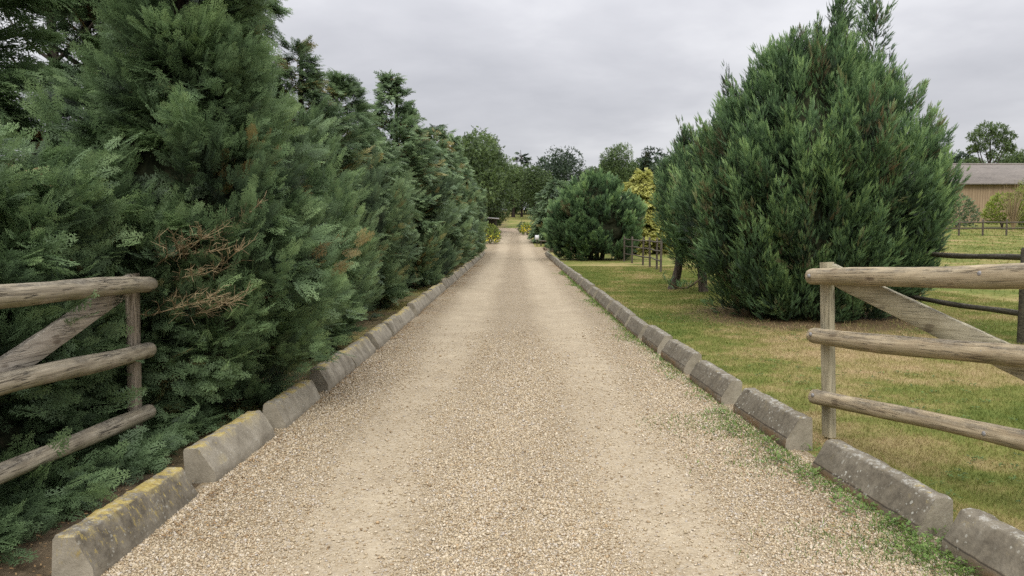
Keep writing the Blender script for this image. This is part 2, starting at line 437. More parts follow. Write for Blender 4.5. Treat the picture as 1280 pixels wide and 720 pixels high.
def put_fronds(mb, rng, tk, P, Y, Z, s, tint, dry=None):
    n = len(P)
    if n == 0: return
    Y = unit(Y); X = unit(np.cross(Y, Z)); Z = np.cross(X, Y)
    if dry is None: dry = np.zeros(n)
    ts = TEMPL[tk]; which = rng.integers(0, len(ts), n)
    for k, (tv, tf, tt) in enumerate(ts):
        m = which == k
        if not m.any(): continue
        p, x, y, z, sc = P[m], X[m], Y[m], Z[m], s[m]
        v = p[:, None] + sc[:, None, None] * (tv[None, :, 0, None] * x[:, None] + tv[None, :, 1, None] * y[:, None] + tv[None, :, 2, None] * z[:, None])
        nn = len(p); f = (tf[None] + (np.arange(nn) * len(tv))[:, None, None]).reshape(-1, 4)
        c = np.zeros((nn, len(tv), 2))
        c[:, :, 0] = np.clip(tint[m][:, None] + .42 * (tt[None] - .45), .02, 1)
        c[:, :, 1] = dry[m][:, None]
        mb.add(v.reshape(-1, 3), f, c.reshape(-1, 2))

def prof_r(prof, z):
    zs, rs = zip(*prof); return np.interp(z, zs, rs)

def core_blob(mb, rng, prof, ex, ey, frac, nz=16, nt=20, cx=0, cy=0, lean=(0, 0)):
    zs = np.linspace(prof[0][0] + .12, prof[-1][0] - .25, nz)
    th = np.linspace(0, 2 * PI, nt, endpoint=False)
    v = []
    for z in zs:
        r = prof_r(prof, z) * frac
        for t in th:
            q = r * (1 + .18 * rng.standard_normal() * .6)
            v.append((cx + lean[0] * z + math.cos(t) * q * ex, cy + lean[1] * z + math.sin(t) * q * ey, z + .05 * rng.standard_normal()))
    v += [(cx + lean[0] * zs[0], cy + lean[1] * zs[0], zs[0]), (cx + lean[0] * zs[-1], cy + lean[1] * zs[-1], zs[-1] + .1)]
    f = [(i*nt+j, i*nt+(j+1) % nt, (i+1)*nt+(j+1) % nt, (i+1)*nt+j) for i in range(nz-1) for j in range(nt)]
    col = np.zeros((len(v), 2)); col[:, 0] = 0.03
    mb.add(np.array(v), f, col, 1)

FACE = None      # side of the crown towards the drive: the far side is grown thinner
def sample_shell(rng, prof, n, ex=1, ey=1, lobes=.12, nl=(3, 5)):
    zs, rs = np.array(prof).T
    zz = np.linspace(zs[0], zs[-1], 200); rr = np.interp(zz, zs, rs)
    w = rr + .12; w /= w.sum()
    z = rng.choice(zz, n, p=w) + rng.uniform(-.02, .02, n) * (zs[-1] - zs[0])
    z = np.clip(z, zs[0], zs[-1]); th = rng.uniform(0, 2 * PI, n)
    if FACE is not None:
        back = (np.cos(th) * FACE[0] + np.sin(th) * FACE[1] < -.25) & (rng.random(n) < .75) & (np.arange(n) > 0)
        th[back] = np.nan
    r = np.interp(z, zs, rs)
    ph = rng.uniform(0, 6.28, 4)
    lob = 1 + lobes * (np.sin(nl[0] * th + ph[0] + 1.3 * z) * .6 + np.sin(nl[1] * th + ph[1] - 1.9 * z) * .5 + np.sin(2.6 * z + ph[2] + th) * .4)
    for _ in range(7):
        f1, f2, q = rng.integers(4, 12), rng.uniform(1.5, 5.5), rng.uniform(0, 6.28)
        lob = lob + lobes * .22 * np.sin(f1 * th + f2 * z + q)
    r = r * lob
    return z, th, r

def plume_crown(rng, prof, n, pl=.45, pw=.10, k=14, tk='plume', fl=.2, up=1.6, ex=1, ey=1, lobes=.12, core=.72, dryp=.03, lean=(0, 0), gap=None, inner=.25, tvar=.10, tmean=.50, tipg=.26, bough=9, bl=.75, bw=.24):
    """boughs (clusters) -> plumes -> flat fronds"""
    mb = MB(); nb = max(1, n // bough)
    z, th, r = sample_shell(rng, prof, nb, ex, ey, lobes)
    ok = np.isfinite(th); z, th, r = z[ok], th[ok], r[ok]; nb = len(z)
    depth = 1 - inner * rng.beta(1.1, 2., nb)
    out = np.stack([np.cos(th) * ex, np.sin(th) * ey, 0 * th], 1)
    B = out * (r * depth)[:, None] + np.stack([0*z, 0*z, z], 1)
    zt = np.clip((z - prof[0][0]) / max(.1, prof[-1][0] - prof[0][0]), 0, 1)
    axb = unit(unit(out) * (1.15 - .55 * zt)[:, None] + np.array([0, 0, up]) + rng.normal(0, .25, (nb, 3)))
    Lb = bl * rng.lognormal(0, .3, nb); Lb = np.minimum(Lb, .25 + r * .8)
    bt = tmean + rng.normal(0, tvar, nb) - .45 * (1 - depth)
    bdry = (rng.random(nb) < dryp) * rng.uniform(.3, .8, nb)
    # plumes along each bough
    u = rng.random((nb, bough)) ** .8; u[:, 0] = 1.
    ph = rng.uniform(0, 2 * PI, (nb, bough))
    e1 = unit(np.cross(axb, rng.normal(0, 1, (nb, 3)))); e2 = np.cross(axb, e1)
    rd = np.cos(ph)[..., None] * e1[:, None] + np.sin(ph)[..., None] * e2[:, None]
    wd = bw * (1.05 - u) * rng.uniform(.4, 1.1, (nb, bough))
    P = B[:, None] + axb[:, None] * ((u - .55) * Lb[:, None])[..., None] + rd * wd[..., None]
    ax = unit(axb[:, None] + rd * (.5 * (1.1 - u))[..., None] + rng.normal(0, .12, P.shape))
    size = rng.lognormal(0, .25, (nb, bough)) * (1.1 - .25 * u)
    P = P.reshape(-1, 3); ax = ax.reshape(-1, 3); size = size.ravel()
    pt = (bt[:, None] + .20 * (u - .5) + rng.normal(0, .07, (nb, bough))).ravel()
    pdry = (np.repeat(bdry[:, None], bough, 1) * (rng.random((nb, bough)) < .7) + (rng.random((nb, bough)) < dryp * .5) * .5).clip(0, .85).ravel()
    P[:, 0] += lean[0] * P[:, 2]; P[:, 1] += lean[1] * P[:, 2]
    P[:, 2] = np.maximum(P[:, 2], .1)
    if gap is not None:
        keep = gap(P, rng); P, ax, size, pt, pdry = P[keep], ax[keep], size[keep], pt[keep], pdry[keep]
    n = len(P); L = pl * size; kk = k
    u = rng.random((n, kk)); u[:, 0] = .98
    phi = rng.uniform(0, 2 * PI, (n, kk))
    ref = unit(np.cross(ax, rng.normal(0, 1, (n, 3)))); ref2 = np.cross(ax, ref)
    radl = np.cos(phi)[..., None] * ref[:, None] + np.sin(phi)[..., None] * ref2[:, None]
    wid = pw * size[:, None] * (1 - u) ** .6 * np.minimum(1, u / .15 + .5)
    pos = P[:, None] + ax[:, None] * ((u - .45) * L[:, None])[..., None] + radl * wid[..., None]
    d = ax[:, None] * 1. + radl * (.62 * (1 - .75 * u))[..., None] + rng.normal(0, .12, (n, kk, 3))
    nz = radl + rng.normal(0, .45, (n, kk, 3))
    s = fl * rng.uniform(.65, 1.3, (n, kk)) * (1 - .3 * u) * size[:, None] ** .5
    tint = pt[:, None] + tipg * (u - .5) + rng.normal(0, .06, (n, kk))
    dry = np.repeat(pdry[:, None], kk, 1) * (rng.random((n, kk)) < .7)
    pos[..., 2] = np.maximum(pos[..., 2], .03)
    put_fronds(mb, rng, tk, pos.reshape(-1, 3), d.reshape(-1, 3), nz.reshape(-1, 3), s.ravel(), tint.ravel(), dry.ravel())
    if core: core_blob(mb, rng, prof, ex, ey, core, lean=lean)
    return mb

def bough_crown(rng, prof, n, k=34, tk='mid', fl=.28, elev=(5, 45), droop=.25, ex=1, ey=1, lobes=.12, core=.6, dryp=.05, lean=(0, 0), s0=.42, gap=None, flat=1., tmean=.53, tvar=.10, width=.2, tipup=.15):
    """layered fan shaped boughs: flat sprays set along branches that leave the trunk"""
    mb = MB()
    z, th, r = sample_shell(rng, prof, n, ex, ey, lobes)
    ok = np.isfinite(th); z, th, r = z[ok], th[ok], r[ok]; n = len(z)
    if gap is not None:
        keep = gap(np.stack([np.cos(th) * r * ex + lean[0] * z, np.sin(th) * r * ey + lean[1] * z, z], 1), rng)
        z, th, r = z[keep], th[keep], r[keep]; n = len(z)
    out = unit(np.stack([np.cos(th) * ex, np.sin(th) * ey, 0 * th], 1))
    R = r * np.sqrt((np.cos(th) * ex) ** 2 + (np.sin(th) * ey) ** 2) * rng.uniform(.82, 1.05, n)
    e = np.radians(rng.uniform(elev[0], elev[1], n))
    dr = droop * rng.uniform(.5, 1.4, n)
    lat = np.stack([-out[:, 1], out[:, 0], 0 * th], 1)
    roll = rng.normal(0, .5, n)
    latr = unit(lat + np.array([0, 0, 1.]) * roll[:, None])
    btint = tmean + rng.normal(0, tvar, n)
    bdry = (rng.random(n) < dryp) * rng.uniform(.5, 1., n)
    s = s0 + (1.02 - s0) * rng.beta(1.5, 1.05, (n, k)); s[:, 0] = 1.
    wv = rng.normal(0, 1, (n, k)) * width * (1.25 - s)
    Rk = R[:, None]
    def pos(s):
        rise = Rk * s * np.tan(e)[:, None] - Rk * np.tan(e)[:, None] - dr[:, None] * Rk * (s ** 2 - 1) * 0 - dr[:, None] * (s ** 2.2) * Rk
        return out[:, None] * (Rk * s)[..., None] + np.array([0, 0, 1.]) * (z[:, None] + rise + dr[:, None] * .6 * Rk)[..., None]
    p = pos(s); p2 = pos(s + .02); tan = unit(p2 - p)
    p = p + latr[:, None] * (wv * np.maximum(Rk, .5))[..., None] + rng.normal(0, .035, (n, k, 3))
    p[..., 0] += lean[0] * p[..., 2]; p[..., 1] += lean[1] * p[..., 2]
    p[..., 2] = np.maximum(p[..., 2], .06)
    d = tan + latr[:, None] * (np.sign(wv) * .65 * (1.1 - s * .7))[..., None] + np.array([0, 0, tipup]) + rng.normal(0, .18, (n, k, 3))
    nz = np.array([0, 0, 1.]) * flat + out[:, None] * .55 + rng.normal(0, .4, (n, k, 3))
    sc = fl * rng.uniform(.65, 1.25, (n, k))
    tint = btint[:, None] + .30 * (s - .75) + rng.normal(0, .07, (n, k))
    dry = np.repeat(bdry[:, None], k, 1) * rng.uniform(.5, 1, (n, k))
    put_fronds(mb, rng, tk, p.reshape(-1, 3), d.reshape(-1, 3), nz.reshape(-1, 3), sc.ravel(), tint.ravel(), dry.ravel())
    if core: core_blob(mb, rng, prof, ex, ey, core, lean=lean)
    # the branches themselves
    br = rng.choice(n, min(n, 110), replace=False)
    for i in br:
        ss = np.linspace(.05, .92, 5)
        rise = R[i] * np.tan(e[i]) * (ss - 1) - dr[i] * ss ** 2.2 * R[i] + dr[i] * .6 * R[i]
        pp = out[i] * (R[i] * ss)[:, None] + np.array([0, 0, 1.]) * (z[i] + rise)[:, None]
        pp[:, 0] += lean[0] * pp[:, 2]; pp[:, 1] += lean[1] * pp[:, 2]; pp[:, 2] = np.maximum(pp[:, 2], .05)
        mb.tube(pp, np.linspace(.022, .006, 5) * min(1.3, .4 + R[i]), 4, (.3, .75), cap=False)
    return mb

def merge(a, b):
    for v, f, c, m in zip(b.V, b.F, b.Cc, b.M):
        a.V.append(v); a.F.append(f + a.n); a.Cc.append(c); a.M.append(m)
    a.n += b.n; return a

def trunk_mb(rng, h, r0, lean=(0, 0), bend=.06, k=9, limbs=4, spread=.5):
    mb = MB()
    z = np.linspace(-.1, h, 12)
    b = rng.normal(0, 1, (12, 2)).cumsum(0) * bend * h / 12
    b -= b[0]
    pts = np.stack([lean[0] * z + b[:, 0], lean[1] * z + b[:, 1], z], 1)
    rr = r0 * (1 - z.clip(0) / h * .85) ** .9; rr[0] *= 1.4; rr[1] *= 1.12
    mb.tube(pts, rr, k)
    for _ in range(limbs):
        i = rng.integers(2, 9); a = rng.uniform(0, 6.28); L = spread * rng.uniform(.6, 1.2)
        q = np.linspace(0, 1, 5)
        pp = pts[i] + np.stack([np.cos(a) * L * q, np.sin(a) * L * q, L * (.5 * q + .4 * q * q)], 1)
        mb.tube(pp, rr[i] * .45 * (1 - q * .8), 6)
    return mb

def make_tree(name, loc, label, cat, crown, cmat, trunk, tmat='bark', group=None, rotz=0):
    e = empty(name, loc, label, cat, group, (0, 0, rotz))
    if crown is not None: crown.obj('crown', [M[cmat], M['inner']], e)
    if trunk is not None: trunk.obj('trunk', M[tmat], e, smooth=True)
    return e

# ================================================================== SETTING
def sheet(name, xs, ys, dz, mat, edge=None):
    mb = MB(); v = []
    nx = len(xs)
    for y in ys:
        if edge is None: X = np.array(xs)
        else:
            a, b = edge(y); X = a + (b - a) * np.linspace(0, 1, nx)
        v.append(np.stack([X, np.full(nx, y), height(X, y) + dz], 1))
    v = np.vstack(v); f = [(i*nx+j, i*nx+j+1, (i+1)*nx+j+1, (i+1)*nx+j) for i in range(len(ys)-1) for j in range(nx-1)]
    mb.add(v, f); o = mb.obj(name, mat, smooth=True); tag(o, kind='structure'); return o
xs = np.concatenate([np.arange(-260, -20, 12.), np.arange(-20, 41, 1.), np.arange(44, 280, 12.)])
ys = np.concatenate([np.arange(-14, 130, 1.), np.arange(130, 420, 10.)])
sheet('ground', xs, ys, 0, M['ground'])
def drive_edge(y):
    l = float(np.interp(y, [-14, 3, 10, 30, 52, 56, 63, 70, 78], [-2.1, -2.0, -1.93, -1.98, -2.05, -2.6, -2.5, -1.7, -1.35]))
    r = float(np.interp(y, [-14, 3, 4, 7, 11, 50, 52, 53, 56, 57, 64, 72, 78], [2.4, 2.3, 2.2, 2.02, 1.9, 1.98, 2.3, 7.9, 7.9, 1.45, 1.4, 1.2, 1.1]))
    return l, r
sheet('gravel_drive', np.arange(9), np.arange(-14, 79, 1.), .006, M['gravel'], drive_edge)
sheet('earth_track', np.arange(5), np.arange(78, 87, 1.), .008, M['dirt'], lambda y: (-1.5 - .05 * (y - 78), 1.2 + .12 * (y - 78)))

# ---- loose pebbles
rng = np.random.default_rng(3)
def pebbles():
    oc_v = np.array([(1,0,0),(0,1,0),(-1,0,0),(0,-1,0),(0,0,1),(.1,.05,-1)], float)
    oc_f = np.array([(0,1,4),(1,2,4),(2,3,4),(3,0,4),(1,0,5),(2,1,5),(3,2,5),(0,3,5)])
    N = 640000
    y = 3.0 + 10.5 * rng.random(N) ** 1.6
    x = rng.uniform(-2.0, 2.25, N)
    wob = .22 * np.sin(y * 1.1 + 1) + .08 * np.sin(y * 3.1 + x * 2)
    d = np.minimum(np.abs(x + wob * .4 + .92), np.abs(x + wob * .4 - .82))
    prob = .12 + .88 * sstep(.12, .58, d + rng.normal(0, .06, N))
    prob *= np.where(np.abs(x) < .35, 1, .85) * (1 - .97 * sstep(6, 13.3, y))
    cl = np.sin(x * 5.1 + y * 1.3) * np.sin(y * 2.2 - x * 3) * .5 + .5
    prob *= .6 + .4 * cl
    k = (rng.random(N) < prob) & (x < 2.28 - .1 * np.clip(y - 3, 0, 4)) & (x > -1.93)
    x, y = x[k], y[k]; n = len(x)
    s = rng.lognormal(math.log(.0043), .36, n).clip(.002, .012) * (1 + .05 * (y - 3))
    sc = np.stack([s * rng.uniform(.8, 1.5, n), s * rng.uniform(.8, 1.3, n), s * rng.uniform(.55, .9, n)], 1)
    a = rng.uniform(0, 6.28, n); ca, sa = np.cos(a), np.sin(a)
    v = (oc_v[None] + rng.normal(0, .24, (n, 6, 3))) * sc[:, None]
    vx = v[..., 0] * ca[:, None] - v[..., 1] * sa[:, None]; vy = v[..., 0] * sa[:, None] + v[..., 1] * ca[:, None]
    vz = v[..., 2] + .006 + (sc[:, 2] * rng.uniform(.1, .75, n))[:, None]
    V = np.stack([vx + x[:, None], vy + y[:, None], vz], -1).reshape(-1, 3)
    F = (oc_f[None] + (np.arange(n) * 6)[:, None, None]).reshape(-1, 3)
    col = np.zeros((n, 6, 2)); col[:, :, 0] = rng.random(n)[:, None] ** .95
    mb = MB(); mb.add(V, F, col.reshape(-1, 2))
    o = mb.obj('loose_gravel', M['pebble']); tag(o, 'loose tan and cream pebbles spread over the drive', 'gravel', kind='stuff')
pebbles()

# ---- lawn blades
def grass(name, label, N, xr, yr, hh, ww, power, mat, keep=None):
    y = yr[0] + (yr[1] - yr[0]) * rng.random(N) ** power
    x = rng.uniform(xr[0], xr[1], N)
    if keep is not None:
        k = keep(x, y); x, y = x[k], y[k]
    n = len(x); a = rng.uniform(0, 6.28, n); far = 1 + (y - yr[0]) / 11.
    h = hh * rng.uniform(.5, 1.3, n) * (1 + .15 * far); w = ww * far * rng.uniform(.7, 1.3, n)
    lean = rng.normal(0, .55, (n, 2)) * h[:, None]
    z = height(x, y)
    b0 = np.stack([x - np.cos(a) * w, y - np.sin(a) * w, z - .004], 1); b1 = np.stack([x + np.cos(a) * w, y + np.sin(a) * w, z - .004], 1)
    t = np.stack([x + lean[:, 0], y + lean[:, 1], z + h], 1)
    V = np.stack([b0, b1, t], 1).reshape(-1, 3); F = np.arange(3 * n).reshape(-1, 3)
    col = np.zeros((n, 3, 2)); col[:, :, 0] = rng.random(n)[:, None]
    mb = MB(); mb.add(V, F, col.reshape(-1, 2)); o = mb.obj(name, mat); tag(o, label, 'grass', kind='stuff'); return o
def lawn_keep(x, y):
    edge = np.interp(y, [3, 4, 7, 11, 50], [2.42, 2.36, 2.14, 2.06, 2.1])
    db = np.hypot(x - 5.5, y - 14.2) + rng.normal(0, .3, len(x))
    return (x > edge) & (rng.random(len(x)) < .95 * sstep(1.7, 2.9, db) + .05)
grass('lawn_grass', 'short patchy mown grass, green and straw coloured, right of the drive', 430000, (2.0, 11), (3.2, 34), .026, .0028, 1.9, M['blade'], lawn_keep)
grass('meadow_grass', 'pale rough grass in the paddock beyond the dark fence', 45000, (9, 45), (12, 66), .05, .006, 1.3, M['blade'])
# grass tufts growing along the foot of the right kerb
def verge_keep(x, y):
    c = np.interp(y, [3, 4, 5.6, 7, 11, 40], [2.16, 2.07, 1.93, 1.86, 1.78, 1.84])
    pat = np.sin(y * 2.3) + np.sin(y * 5.1 + 1) + np.sin(y * 1.1 + 2)
    wd = .035 + .075 * np.clip(pat + 1., 0, 3) * sstep(10, 6, y) + .05 * np.clip(pat + .2, 0, 2)
    fine = np.sin(x * 31 + y * 9) * np.sin(y * 23 - x * 17) * .5 + .5
    return (x < c + .03) & (rng.random(len(x)) < np.exp(-((c - x).clip(0) / wd) ** 1.2) * (.35 + .65 * fine))
grass('verge_grass', 'low green grass and weeds along the foot of the right kerb', 170000, (1.0, 2.2), (3.2, 30), .030, .0035, 1.8, M['weed'], verge_keep)
def moss_keep(x, y):
    return np.sin(y * .9 + .6) + .5 * np.sin(y * 2.3) > .1
grass('moss_strip', 'sparse moss and dry grass between the left kerb and the conifers', 26000, (-3.0, -2.06), (6, 40), .018, .0035, 1.5, M['blade'], moss_keep)

def weeds():
    mb = MB(); P, Y, Z, S, T = [], [], [], [], []
    spots = [(2.02, 3.95, 20), (1.93, 4.3, 24), (1.9, 4.55, 16), (2.06, 3.75, 18), (1.86, 4.9, 14), (1.80, 5.2, 12), (1.88, 5.6, 10), (1.80, 6.0, 9), (1.74, 6.5, 8), (1.72, 7.2, 7), (2.12, 5.35, 12), (2.22, 3.72, 14), (1.70, 8.1, 6), (1.68, 9.3, 5), (1.66, 10.5, 5), (2.08, 3.5, 18), (1.99, 3.6, 14)]
    for x, y, k in spots:
        for _ in range(k):
            px = x + rng.normal(0, .055); py = y + rng.normal(0, .10)
            for q in range(7):
                a = rng.uniform(0, 6.28); L = rng.uniform(.01, .05)
                P.append((px + math.cos(a) * L, py + math.sin(a) * L, .012 + rng.uniform(0, .055)))
                Y.append((math.cos(a), math.sin(a), rng.uniform(.1, .9))); Z.append((rng.normal(0, .3), rng.normal(0, .3), 1))
                S.append(rng.uniform(.018, .04)); T.append(rng.uniform(.3, .75))
    put_fronds(mb, rng, 'dot', np.array(P), np.array(Y), np.array(Z), np.array(S), np.array(T))
    o = mb.obj('roadside_weeds', M['weed']); tag(o, 'small bright leafy weeds sprouting between gravel and right kerb', 'weeds', kind='stuff')
weeds()
def lawn_weeds():
    n0 = 900; P, Y, Z, S, T = [], [], [], [], []
    for _ in range(n0):
        y = 3.4 + 11 * rng.random() ** 1.3; x = rng.uniform(np.interp(y, [3, 4, 7, 11], [2.45, 2.4, 2.16, 2.1]), 7.5)
        if math.sin(x * 1.9 + 1) + math.sin(y * 1.3 + x) < .1: continue
        for q in range(rng.integers(5, 11)):
            a = rng.uniform(0, 6.28); L = rng.uniform(.0, .035)
            P.append((x + math.cos(a) * L, y + math.sin(a) * L, .012 + rng.uniform(0, .012))); Y.append((math.cos(a), math.sin(a), rng.uniform(.1, .7)))
            Z.append((rng.normal(0, .3), rng.normal(0, .3), 1)); S.append(rng.uniform(.018, .045)); T.append(rng.uniform(.2, .6))
    mb = MB(); put_fronds(mb, rng, 'dot', np.array(P), np.array(Y), np.array(Z), np.array(S), np.array(T))
    o = mb.obj('lawn_weeds', M['weed']); tag(o, 'small green rosettes scattered through the dry lawn', 'weeds', kind='stuff')
lawn_weeds()
def tuft_keep(x, y):
    edge = np.interp(y, [3, 4, 7, 11, 50], [2.4, 2.34, 2.12, 2.04, 2.08])
    return (x > edge) & (rng.random(len(x)) < (.15 + .85 * (np.sin(x * 4.3 + y * 2.9) * np.sin(y * 5.7 - x * 3.1) > .35)) * (.3 + .7 * (x < edge + .35)))
grass('lawn_tufts', 'longer tufts of grass in the lawn and along the back of the right kerb', 60000, (2.0, 9), (3.2, 24), .055, .0032, 1.8, M['blade'], tuft_keep)
def litter():
    N = 22000
    y = 3.2 + 32 * rng.random(N) ** 1.5; left = rng.random(N) < .8
    x = np.where(left, np.where(rng.random(N) < .6, -3.2 + 1.2 * rng.random(N), -1.83 + .35 * rng.random(N) ** 2), 1.5 + .4 * rng.random(N) ** .5)
    ub = rng.random(N) < .2; aa = rng.uniform(0, 6.28, N); r2 = rng.uniform(.6, 2.9, N)
    x = np.where(ub, 5.5 + np.cos(aa) * r2, x); y = np.where(ub, 14.2 + np.sin(aa) * r2, y)
    keep = ub | (np.sin(y * 1.7) + np.sin(y * 4.3 + 2) > -.4) | (x < -2.05)
    x, y = x[keep], y[keep]; n = len(x); a = rng.uniform(0, 6.28, n); L = rng.uniform(.004, .012, n) * (1 + y / 12); w = L * .3
    c, s = np.cos(a), np.sin(a); z = height(x, y) + .016 + rng.uniform(0, .006, n)
    V = np.stack([np.stack([x - c*L, y - s*L, z], 1), np.stack([x + s*w, y - c*w, z + .003], 1), np.stack([x + c*L, y + s*L, z + .004], 1), np.stack([x - s*w, y + c*w, z], 1)], 1).reshape(-1, 3)
    col = np.zeros((n, 4, 2)); col[:, :, 0] = rng.random(n)[:, None]
    mb = MB(); mb.add(V, np.arange(4 * n).reshape(-1, 4), col.reshape(-1, 2)); o = mb.obj('dry_litter', M['litter']); tag(o, 'brown fallen sprigs and needles along the drive edges', 'leaf litter', kind='stuff')
litter()

# ================================================================== KERB BLOCKS
def kerb_mesh(seed, L, mat):
    r = np.random.default_rng(seed); mb = MB()
    # profile (u = towards the drive, z): upright back, chamfered front
    pr = [(.0, -.08), (.0, .10), (.004, .225), (.014, .238), (.06, .241), (.098, .238), (.110, .228), (.148, .165), (.188, .098), (.196, .085), (.200, .04), (.202, -.08)]
    prof = np.array(pr); c = prof.mean(0); k = len(prof); ns = 26
    xs = np.concatenate([[0, .012], np.linspace(.05, L - .05, ns - 4), [L - .012, L]])
    v = []
    for i, x in enumerate(xs):
        q = prof.copy()
        if i in (0, ns - 1): q = c + (q - c) * np.array([.975, .985])
        jit = r.normal(0, .0022, q.shape)
        if r.random() < .22: jit[5:7] -= r.uniform(0, .008, (2, 2))
        if r.random() < .15: jit[2:4, 1] -= r.uniform(0, .008, 2)
        if i in (1, ns - 2) and r.random() < .6: jit[4:7, 1] -= r.uniform(.004, .018, 3)
        q = q + jit
        v.append(np.stack([np.full(k, x) + r.normal(0, .002, k), q[:, 0], q[:, 1]], 1))
    v = np.vstack(v); f = [(i*k+j, (i+1)*k+j, (i+1)*k+(j+1) % k, i*k+(j+1) % k) for i in range(ns-1) for j in range(k)]
    mb.add(v, f)
    mb.add(np.vstack([v[:k], [[0, c[0], c[1]]]]), [((j+1) % k, k, j) for j in range(k)])
    mb.add(np.vstack([v[-k:], [[L, c[0], c[1]]]]), [(j, k, (j+1) % k) for j in range(k)])
    return mb.mesh('kerb_block', mat, False)
ordn = ['first', 'second', 'third', 'fourth', 'fifth', 'sixth', 'seventh', 'eighth', 'ninth', 'tenth', 'eleventh', 'twelfth', 'thirteenth', 'fourteenth', 'fifteenth', 'sixteenth', 'seventeenth', 'eighteenth', 'nineteenth', 'twentieth']
def ordinal(i, n, side):
    if i < n // 2: return f'{ordn[i]} concrete kerb block of the {side} row, counted from the camera end'
    j = n - 1 - i
    if j == 0: return f'last small concrete kerb block at the far end of the {side} row'
    return f'{ordn[j]} concrete kerb block of the {side} row, counted back from the far end'
krng = np.random.default_rng(8)
KL = [kerb_mesh(20 + i, 1.20, M['kerb_left']) for i in range(5)]
KR = [kerb_mesh(40 + i, 1.20, M['kerb_right']) for i in range(5)]
left_y = [3.42, 4.74, 6.06, 7.50, 8.85, 10.17, 11.50, 12.82]
while left_y[-1] < 50: left_y.append(left_y[-1] + 1.335 + krng.normal(0, .015))
left_y = left_y[:36]
spec_left = {0: 'blackened concrete kerb block with thick yellow lichen, nearest on the left edge',
             1: 'grey concrete kerb block with orange lichen top, beside the left gate\'s free end',
             2: 'pale grey kerb block with orange edge, third along the left edge, past the gate'}
for i, y in enumerate(left_y):
    x = float(np.interp(y, [3, 4.7, 8, 20, 52], [-1.93, -1.86, -1.83, -1.86, -1.98]))
    o = link('kerb_block', KL[(i * 3 + 1) % 5] if i else kerb_mesh(77, 1.20, M['kerb_stained']))
    # local x along the drive, local y towards the drive (mirrored by running backwards on the right side)
    o.location = (x - .20, y + 1.2 * (.93 if i < 3 else 1.) + krng.normal(0, .01), krng.normal(-.018, .016) - (.065, .04, .015)[i] if i < 3 else krng.normal(-.022, .016)); o.rotation_euler = (krng.normal(0, .045), krng.normal(0, .014), -PI / 2 + krng.normal(0, .012))
    o.rotation_euler = (o.rotation_euler[0], o.rotation_euler[1], o.rotation_euler[2])
    s = .93 if i < 3 else 1.0
    o.scale = (s + krng.normal(0, .015), 1.0, 1.0)
    tag(o, spec_left.get(i, ordinal(i, len(left_y), 'left')), 'kerb', 'kerb blocks along the left edge of the drive')
right_y = [2.55, 3.92, 5.50, 6.98, 8.45, 9.85, 11.22]
while right_y[-1] < 50: right_y.append(right_y[-1] + 1.34 + krng.normal(0, .015))
right_y = right_y[:35]
spec_right = {0: 'dark kerb block cut off at the lower right corner of the picture',
              1: 'dark speckled kerb block with weeds and rusty foot, below the right gate',
              2: 'dark kerb block beside the free end post of the right gate',
              3: 'dark kerb block just beyond the right gate post, pale end face showing'}
for i, y in enumerate(right_y):
    x = float(np.interp(y, [2.5, 3.9, 5.0, 5.6, 7, 8.5, 10, 11.3, 20, 50], [2.22, 2.09, 2.0, 1.96, 1.89, 1.87, 1.83, 1.80, 1.82, 1.91]))
    x2 = float(np.interp(y + 1.1, [2.5, 3.9, 5.0, 5.6, 7, 8.5, 10, 11.3, 20, 50], [2.22, 2.09, 2.0, 1.96, 1.89, 1.87, 1.83, 1.80, 1.82, 1.91]))
    ang = math.atan2(1.1, x2 - x)
    o = link('kerb_block', KR[(i * 2 + 1) % 5])
    o.rotation_euler = (krng.normal(0, .03), krng.normal(0, .008), ang + krng.normal(0, .012))
    o.location = (x + .20, y, krng.normal(-.008, .012)); o.scale = (.95 + krng.normal(0, .015), 1, 1)
    tag(o, spec_right.get(i, ordinal(i, len(right_y), 'right')), 'kerb', 'kerb blocks along the right edge of the drive')
for i, (x, y, a) in enumerate([(2.2, 51.6, 60), (2.9, 52.7, 35), (4.0, 53.3, 15)]):
    o = link('kerb_block', KR[i]); o.location = (x + .1, y, hz(x, y)); o.rotation_euler = (0, 0, rad(a)); o.scale = (1, 1, 1)
    tag(o, ['first', 'second', 'third'][i] + ' kerb block of the bend turning right at the drive\'s far end', 'kerb', 'kerb blocks turning off at the far end')

